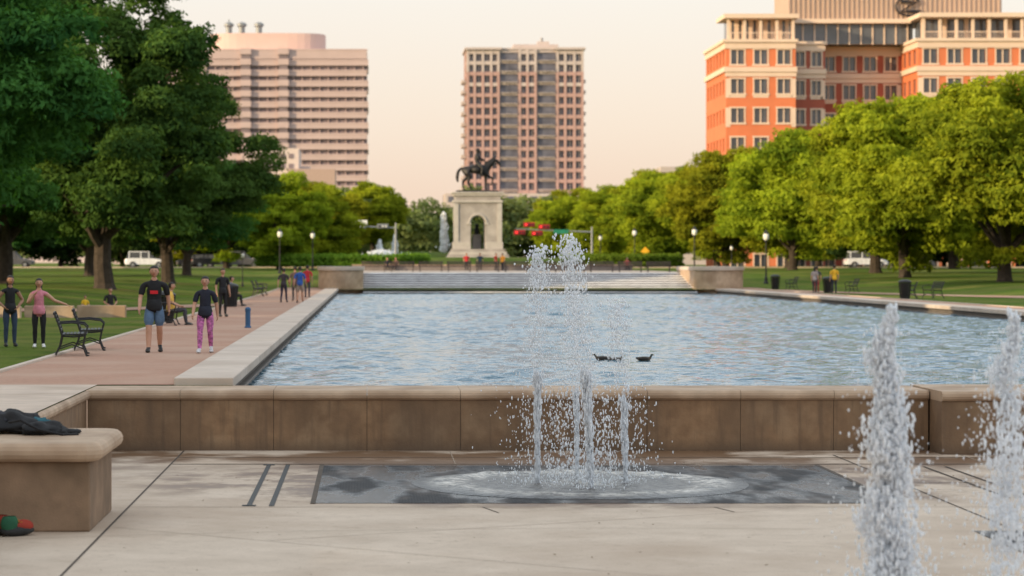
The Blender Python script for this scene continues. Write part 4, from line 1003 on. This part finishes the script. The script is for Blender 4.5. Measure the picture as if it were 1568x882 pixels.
def car_mesh(col, suv):
    b = MB(); H = 1.75 if suv else 1.45; w = 0.9
    low = [(-2.25, 0.35), (-2.3, 0.7), (-2.2, 0.95 if suv else 0.88), (-1.4, 1.05), (0.9, 1.0), (2.0, 0.85), (2.25, 0.65), (2.25, 0.35)]
    cab = [(-2.1 if suv else -1.75, 1.0), (-1.85 if suv else -1.0, H), (0.25, H), (1.05, 0.98)]
    def layer(pr, ys_, mi):
        n = len(pr); vs = []
        cx = sum(p_[0] for p_ in pr)/n; cz = min(p_[1] for p_ in pr)
        for y, k in ys_:
            for x, z in pr: vs.append((cx+(x-cx)*k, y, cz+(z-cz)*(k*0.5+0.5)))
        fs = [(j*n+i, j*n+(i+1) % n, (j+1)*n+(i+1) % n, (j+1)*n+i) for j in range(len(ys_)-1) for i in range(n)]
        fs += [tuple(range(n)), tuple((len(ys_)-1)*n+i for i in range(n-1, -1, -1))]; b.add(vs, fs, mi)
    layer(low, [(-w, 0.93), (-w+0.08, 1), (w-0.08, 1), (w, 0.93)], 0)
    layer(cab, [(-w+0.16, 0.97), (-w+0.2, 1), (w-0.2, 1), (w-0.16, 0.97)], 1)
    xr0 = cab[1][0]; b.box(xr0-0.02, 0.3, -w+0.14, w-0.14, H-0.06, H+0.02, 0)
    for x in (xr0+0.05, -0.55, 0.32): 
        for y in (-w+0.13, w-0.17): b.box(x-0.05, x+0.05, y, y+0.04, 0.98, H-0.03, 0)
    for x in (-1.4, 1.4):
        for y in (-w+0.02, w-0.02):
            b.tube([(x, y-0.11, 0.34), (x, y+0.11, 0.34)], 0.34, 16, 2); b.tube([(x, y-0.13, 0.34), (x, y+0.13, 0.34)], 0.19, 12, 3)
    b.box(2.18, 2.27, -0.8, -0.5, 0.62, 0.76, 3); b.box(2.18, 2.27, 0.5, 0.8, 0.62, 0.76, 3)
    b.box(-2.32, -2.2, -0.8, -0.6, 0.7, 0.9, 4); b.box(-2.32, -2.2, 0.6, 0.8, 0.7, 0.9, 4)
    return b.mesh('car', [mat('car_paint', col, 0.3), M['glass'], M['black'], M['greyM'], REDB])
CW = car_mesh((0.75, 0.76, 0.78), True); CB = car_mesh((0.02, 0.02, 0.025), False); CG = car_mesh((0.10, 0.10, 0.11), True)
for me, x, y, rz in ((CW, -25.3, 297, 0), (CB, -19.5, 297.2, math.pi), (CG, -14.3, 293.5, 0), (CG, -40, 293.5, 0), (CW, 56.5, 297, 0), (CB, -17.5, 293.6, 0)):
    link('parked_car', me, (x, y, 1.31), rz, 1.05)

# ------------------------------------------------------------------ monument
e = empty('equestrian_monument'); b = MB(); MX, MY, MZ = MONX, MONY, 2.4
for i in range(5): b.box(MX-4.3+i*0.22, MX+4.3-i*0.22, MY-3.6+i*0.22, MY+3.6-i*0.22, MZ-0.5+0.34*i if i else MZ-1.2, MZ-0.16+0.34*i, i % 2)
zb = MZ+1.2
for sx in (-1, 1):
    x0, x1 = (MX-3.0, MX-0.9) if sx < 0 else (MX+0.9, MX+3.0)
    b.box(x0-(0.18 if sx < 0 else 0), x1+(0.18 if sx > 0 else 0.0), MY-2.2, MY+2.2, zb, zb+0.9, 1)
    b.box(x0, x1, MY-2.0, MY+2.0, zb+0.9, 6.9, 0)
    b.box(x0-0.06, x0+0.55, MY-2.12, MY-2.001, zb+0.9, 9.4, 1) if sx < 0 else b.box(x1-0.55, x1+0.06, MY-2.12, MY-2.001, zb+0.9, 9.4, 1)
    b.box(x0-0.05 if sx > 0 else x1-0.55, x0+0.5 if sx > 0 else x1+0.05, MY-2.1, MY-2.001, 6.7, 6.95, 1)
n = 16; arc = [(MX+0.9*math.cos(math.pi*i/n), 6.9+0.9*math.sin(math.pi*i/n)) for i in range(n+1)]
outr = []
for i in range(n+1):
    t = math.pi*i/n; cx, cz = math.cos(t), math.sin(t)
    k = min(3.0/abs(cx) if abs(cx) > 1e-6 else 99, 2.6/cz if cz > 1e-6 else 99); outr.append((MX+cx*k, 6.9+cz*k))
for i in range(n):
    a_, c_, d_, f_ = arc[i], arc[i+1], outr[i+1], outr[i]
    poly = [f_]
    if abs(f_[0]-MX) > 2.99 and abs(d_[0]-MX) < 2.99: poly.append((MX+3.0, 9.5))
    if abs(d_[0]-MX) > 2.99 and abs(f_[0]-MX) < 2.99: poly.append((MX-3.0, 9.5))
    poly += [d_, c_, a_]; m_ = len(poly)
    vs = [(x, y, z) for y in (MY-2.0, MY+2.0) for x, z in poly]
    b.add(vs, [tuple(range(m_)), tuple(range(2*m_-1, m_-1, -1))]+[(q, (q+1) % m_, m_+(q+1) % m_, m_+q) for q in range(m_)], 0)
b.tube([(MX+1.1*math.cos(math.pi*i/n), MY-2.02, 6.9+1.1*math.sin(math.pi*i/n)) for i in range(n+1)], 0.13, 6, 1)
b.box(MX-3.15, MX+3.15, MY-2.2, MY+2.2, 9.5, 9.8, 1); b.box(MX-2.9, MX+2.9, MY-1.95, MY+1.95, 9.8, 10.35, 0)
b.box(MX-3.1, MX+3.1, MY-2.15, MY+2.15, 10.35, 10.65, 1); b.box(MX-3.3, MX+3.3, MY-2.3, MY+2.3, 10.65, 10.85, 1)
b.box(MX-2.7, MX+2.7, MY-1.5, MY+1.5, 10.85, 11.05, 2)
b.box(MX-0.55, MX+0.55, MY+1.0, MY+1.6, zb, zb+1.9, 0); b.lathe([(0.35, 0), (0.3, 0.6), (0.22, 0.9), (0.25, 1.2), (0.1, 1.4)], (MX, MY+1.3, zb+1.9), 10, 2)
b.build('arched_pedestal', [M['monst'], M['monst2'], M['bronze']], e, bevel=0.03)
N = dict(rump=(-0.72,0,1.34,0.29), loin=(-0.35,0,1.40,0.27), bar=(0.02,0,1.31,0.32), chest=(0.42,0,1.32,0.31), nb=(0.64,0,1.52,0.24), nm=(0.82,0,1.74,0.185), nt=(0.98,0,1.92,0.14), poll=(1.10,0,1.98,0.11), fh=(1.23,0,1.87,0.11), mz=(1.34,0,1.64,0.07), mz2=(1.37,0,1.58,0.062),
    t1=(-0.98,0,1.42,0.08), t2=(-1.14,0,1.22,0.10), t3=(-1.20,0,0.85,0.11), t4=(-1.16,0,0.52,0.05))
E = [('bar','loin'),('loin','rump'),('bar','chest'),('chest','nb'),('nb','nm'),('nm','nt'),('nt','poll'),('poll','fh'),('fh','mz'),('mz','mz2'),('rump','t1'),('t1','t2'),('t2','t3'),('t3','t4')]
def lg(nm, root, pts):
    prev = root
    for i, p_ in enumerate(pts): N[nm+str(i)] = p_; E.append((prev, nm+str(i))); prev = nm+str(i)
lg('fa', 'chest', [(0.50,0.15,1.08,0.15),(0.50,0.16,0.82,0.095),(0.53,0.16,0.52,0.066),(0.52,0.16,0.18,0.046),(0.56,0.16,0.08,0.055),(0.59,0.16,0.03,0.065)])
lg('fb', 'chest', [(0.54,-0.15,1.08,0.15),(0.68,-0.16,0.88,0.095),(0.92,-0.16,0.78,0.066),(0.88,-0.16,0.46,0.046),(0.82,-0.16,0.38,0.055),(0.80,-0.16,0.31,0.06)])
lg('ha', 'rump', [(-0.62,0.16,1.08,0.19),(-0.55,0.18,0.88,0.13),(-0.86,0.17,0.55,0.07),(-0.84,0.17,0.20,0.048),(-0.78,0.17,0.09,0.055),(-0.75,0.17,0.03,0.065)])
lg('hb', 'rump', [(-0.58,-0.16,1.08,0.19),(-0.42,-0.18,0.88,0.13),(-0.58,-0.17,0.52,0.07),(-0.42,-0.17,0.20,0.048),(-0.36,-0.17,0.09,0.055),(-0.33,-0.17,0.03,0.065)])
V, F = skin_arrays(N, E, 'bar', 2); b = MB(); b.add(V, F, 0)
for sy in (-1, 1): b.tube([(1.06, sy*0.05, 2.03), (1.08, sy*0.065, 2.12), (1.09, sy*0.06, 2.18)], [0.035, 0.03, 0.006], 6)
for i in range(9):
    t = i/8; x = 0.58+0.46*t; z = 1.74+0.33*t; b.ell((x-0.06, 0, z-0.02), (0.10, 0.05, 0.11))
b.ell((0.0, 0, 1.60), (0.34, 0.26, 0.09)); b.box(-0.3, 0.3, -0.33, -0.30, 1.15, 1.5)
b.tube([(1.26,-0.06,1.68),(0.9,-0.12,1.72),(0.38,-0.08,1.92)], 0.015, 5)
R_ = dict(pel=(-0.02,0,1.76,0.17), wai=(-0.03,0,1.94,0.155), che=(-0.02,0,2.16,0.185), nb=(0.0,0,2.32,0.09), nk=(0.02,0,2.39,0.065), hb=(0.04,0,2.48,0.10), ht=(0.04,0,2.58,0.08))
RE = [('pel','wai'),('wai','che'),('che','nb'),('nb','nk'),('nk','hb'),('hb','ht')]
for sy, k in ((-1,'L'),(1,'R')):
    R_['h'+k] = (0.05, sy*0.17, 1.70, 0.12); R_['k'+k] = (0.32, sy*0.36, 1.42, 0.095); R_['a'+k] = (0.22, sy*0.37, 1.00, 0.07); R_['t'+k] = (0.40, sy*0.38, 0.93, 0.05)
    R_['s'+k] = (-0.02, sy*0.20, 2.25, 0.085)
    if sy > 0: R_['e'+k] = (0.22, 0.26, 2.06, 0.062); R_['w'+k] = (0.42, 0.20, 1.98, 0.045); R_['f'+k] = (0.50, 0.18, 1.97, 0.04)
    else: R_['e'+k] = (0.05, -0.28, 2.0, 0.062); R_['w'+k] = (0.30, -0.16, 1.90, 0.045); R_['f'+k] = (0.38, -0.12, 1.90, 0.045)
    RE += [('pel','h'+k),('h'+k,'k'+k),('k'+k,'a'+k),('a'+k,'t'+k),('nb','s'+k),('s'+k,'e'+k),('e'+k,'w'+k),('w'+k,'f'+k)]
V, F = skin_arrays(R_, RE, 'pel', 2); b.add(V, F, 0)
b.lathe([(0.18, 2.57), (0.17, 2.59), (0.10, 2.60), (0.095, 2.70), (0.05, 2.73)], (0.04, 0, 0), 12)
b.box(-0.95, 0.95, -0.45, 0.45, -0.06, 0.0)
o = link('horse_and_rider', b.mesh('horse_and_rider', [M['bronze']], True), (MX, MY, 11.1), 0, 1.98); o.parent = e
o.scale = (2.14, 2.0, 1.97)

def plume(x, y, z, h, w, n, seed):
    r = np.random.default_rng(seed); t = r.random(n)**0.8
    rr = w*(0.25+0.75*(1-t))*np.abs(r.normal(0, 0.5, n)); an = r.random(n)*6.283
    P = np.stack([x+rr*np.cos(an), y+rr*np.sin(an), z+h*t], 1)
    V, F = drops(P, r.uniform(0.05, 0.10, n), r.uniform(1.5, 4, n))
    link('distant_fountain', np_mesh('distant_fountain', V, F, [M['foamcol']], smooth=True))
plume(9.6, 335, 3.3, 4.9, 0.7, 2200, 1); plume(1.35, 330, 2.2, 2.4, 0.6, 1000, 2); plume(3.3, 333, 2.4, 2.9, 0.6, 1000, 3)
plume(1.5, 328, 2.2, 1.1, 3.8, 2000, 4); plume(25.5, 335, 2.2, 1.6, 0.7, 500, 5)

# ------------------------------------------------------------------ ducks
def duck_mesh():
    b = MB()
    N = dict(t=(-0.30,0,0.10,0.02), r=(-0.20,0,0.07,0.065), m=(-0.02,0,0.05,0.09), c=(0.13,0,0.06,0.075), n0=(0.19,0,0.11,0.04), n1=(0.205,0,0.16,0.032), h=(0.225,0,0.20,0.042), b0=(0.275,0,0.19,0.018), b1=(0.315,0,0.182,0.014))
    E = [('t','r'),('r','m'),('m','c'),('c','n0'),('n0','n1'),('n1','h'),('h','b0'),('b0','b1')]
    V, F = skin_arrays(N, E, 'm', 2)
    mi = classify(V, F, N, E, lambda a, c_: {'t': 2, 'r': 0, 'm': 0, 'c': 0, 'n0': 1, 'n1': 1, 'h': 1, 'b0': 3}[a]); b.add(V, F, mi)
    for s_ in (-1, 1): b.ell((-0.05, s_*0.075, 0.075), (0.17, 0.03, 0.05), 2)
    return b.mesh('duck', [cm((0.10, 0.075, 0.055)), cm((0.02, 0.03, 0.02)), cm((0.05, 0.04, 0.035)), cm((0.4, 0.25, 0.03))], True)
DM = duck_mesh()
for x, y, rz in ((5.13, 57.6, 2.95), (5.38, 56.9, 0.25), (6.05, 57.3, 0.1)): link('duck', DM, (x, y, WZ-0.005), rz, 0.68)

# ------------------------------------------------------------------ bag and shoes
b = MB()
def lump(c, r, mi, seed, nu=40, nv=24, amp=0.16):
    def f(p_):
        x, y, z = p_; k = 1+amp*(math.sin(5*x+seed)*math.sin(4*y+2*seed)+0.5*math.sin(11*x+3*y+seed)+0.4*math.sin(13*y-7*z+seed)+0.25*math.sin(23*x+17*y))
        return [x*k, y*k, max(z, -0.35)*k]
    b.ell(c, r, mi, nu, nv, f)
BZ = 0.14
lump((-3.95, 28.7, -0.03+BZ), (0.42, 0.36, 0.15), 0, 1.0); lump((-3.6, 28.5, -0.06+BZ), (0.30, 0.30, 0.09), 0, 2.0); lump((-3.4, 28.5, -0.085+BZ), (0.22, 0.18, 0.04), 0, 4.0)
lump((-3.62, 28.6, 0.0+BZ), (0.14, 0.12, 0.06), 1, 3.0); lump((-4.1, 28.7, 0.05+BZ), (0.26, 0.22, 0.07), 2, 5.0)
b.tube([(-3.9, 28.3, 0.03+BZ), (-3.75, 28.15, 0.06+BZ), (-3.55, 28.1, -0.04+BZ), (-3.3, 28.2, -0.1+BZ), (-3.15, 28.3, -0.1+BZ)], 0.016, 6, 0)
b.build('black_bag', [cm((0.012, 0.012, 0.014)), cm((0.02, 0.10, 0.13)), cm((0.03, 0.03, 0.04))], smooth=True)
b = MB()
def shoe(x, y, rz, cols):
    c, s_ = math.cos(rz), math.sin(rz); t = MB()
    t.ell((0, 0, 0.035), (0.15, 0.058, 0.035), cols[0], 18, 8)
    t.ell((0.05, 0, 0.06), (0.09, 0.05, 0.045), cols[1], 16, 8); t.ell((-0.07, 0, 0.08), (0.075, 0.052, 0.07), cols[2], 16, 8, None, keep=lambda q: q[2] < 0.75)
    for i in range(4): t.tube([(0.0+0.022*i, -0.035, 0.09-0.004*i), (0.0+0.022*i, 0, 0.105-0.006*i), (0.0+0.022*i, 0.035, 0.09-0.004*i)], 0.006, 5, cols[3])
    b.add([(x+(px*c-py*s_)*1.3, y+(px*s_+py*c)*1.3, PZ+pz_*1.6) for px, py, pz_ in t.v], t.f, list(t.m))
shoe(-3.60, 26.75, 0.6, (3,0,1,2)); shoe(-3.80, 26.9, 2.0, (3,2,0,1))
b.build('colourful_shoes', [cm((0.30,0.035,0.02)), cm((0.02,0.10,0.05)), cm((0.32,0.15,0.02)), cm((0.03,0.03,0.03))], smooth=True)

r = np.random.default_rng(9); n = 300
P = np.stack([r.uniform(-2.6, 9, n), r.uniform(22, 38.5, n), np.full(n, PZ+0.012)], 1); an = r.random(n)*6.28; s_ = r.uniform(0.006, 0.026, n)
a_ = np.stack([np.cos(an), np.sin(an), r.normal(0, .15, n)], 1)*s_[:, None]; c_ = np.stack([-np.sin(an), np.cos(an), r.normal(0, .15, n)], 1)*s_[:, None]*0.5
V = np.stack([P-a_, P+c_, P+a_, P-c_], 1).reshape(-1, 3)
link('fallen_leaves', np_mesh('fallen_leaves', V, np.arange(4*n).reshape(-1, 4), [mat('dry_leaf', (0.14, 0.09, 0.04), 0.9, 0.4, 5)]))

# ------------------------------------------------------------------ light
EL = rad(12.5); AZ = rad(28)
d = Vector((math.cos(AZ)*math.cos(EL), math.sin(AZ)*math.cos(EL), -math.sin(EL)))
sl = bpy.data.lights.new('sun', 'SUN'); sl.energy = 5.0; sl.angle = rad(0.6); sl.color = (1.0, 0.77, 0.46)
so = bpy.data.objects.new('sun', sl); COL.objects.link(so); so.rotation_euler = d.to_track_quat('-Z', 'Y').to_euler()
wd = bpy.data.worlds.new('World'); scene.world = wd; wd.use_nodes = True; nt = wd.node_tree; nt.nodes.clear()
out = nt.nodes.new('ShaderNodeOutputWorld'); bg = nt.nodes.new('ShaderNodeBackground'); L(nt, bg.outputs[0], out.inputs[0])
sky = nt.nodes.new('ShaderNodeTexSky'); sky.sky_type = 'NISHITA'; sky.sun_disc = False; sky.sun_elevation = EL
sky.sun_rotation = math.atan2(-d.x, -d.y) % (2*math.pi); sky.dust_density = 3.0; sky.air_density = 1.0
tc = nt.nodes.new('ShaderNodeTexCoord'); sp = nt.nodes.new('ShaderNodeSeparateXYZ'); L(nt, tc.outputs['Generated'], sp.inputs[0])
hz = ramp(nt, sp.outputs['Z'], [(0.0, (0.68, 0.48, 0.36)), (0.05, (0.69, 0.575, 0.485)), (0.10, (0.68, 0.625, 0.58)), (0.17, (0.72, 0.79, 0.86)), (0.35, (0.72, 0.80, 0.87)), (0.8, (0.76, 0.80, 0.83))])
haze = mixc(nt, 1.0, hz, (12.5, 12.5, 12.5), 'MULTIPLY')
nis = mixc(nt, 1.0, sky.outputs[0], (0.5, 0.46, 0.38), 'MULTIPLY')
tot = mixc(nt, 1.0, haze, nis, 'ADD'); L(nt, tot, bg.inputs['Color']); bg.inputs['Strength'].default_value = 0.1

# ------------------------------------------------------------------ camera
cam = bpy.data.cameras.new('camera'); co = bpy.data.objects.new('camera', cam); COL.objects.link(co)
co.location = (0, 0, 1.9); co.rotation_euler = (rad(90), 0, 0); cam.sensor_width = 36; cam.lens = 91.84
cam.shift_x = 219/1568; cam.shift_y = -39/1568; cam.clip_end = 6000; cam.clip_start = 0.5
cam.dof.use_dof = True; cam.dof.focus_distance = 40; cam.dof.aperture_fstop = 2.1
scene.camera = co
scene.view_settings.view_transform = 'Standard'; scene.view_settings.look = 'None'; scene.view_settings.exposure = 0
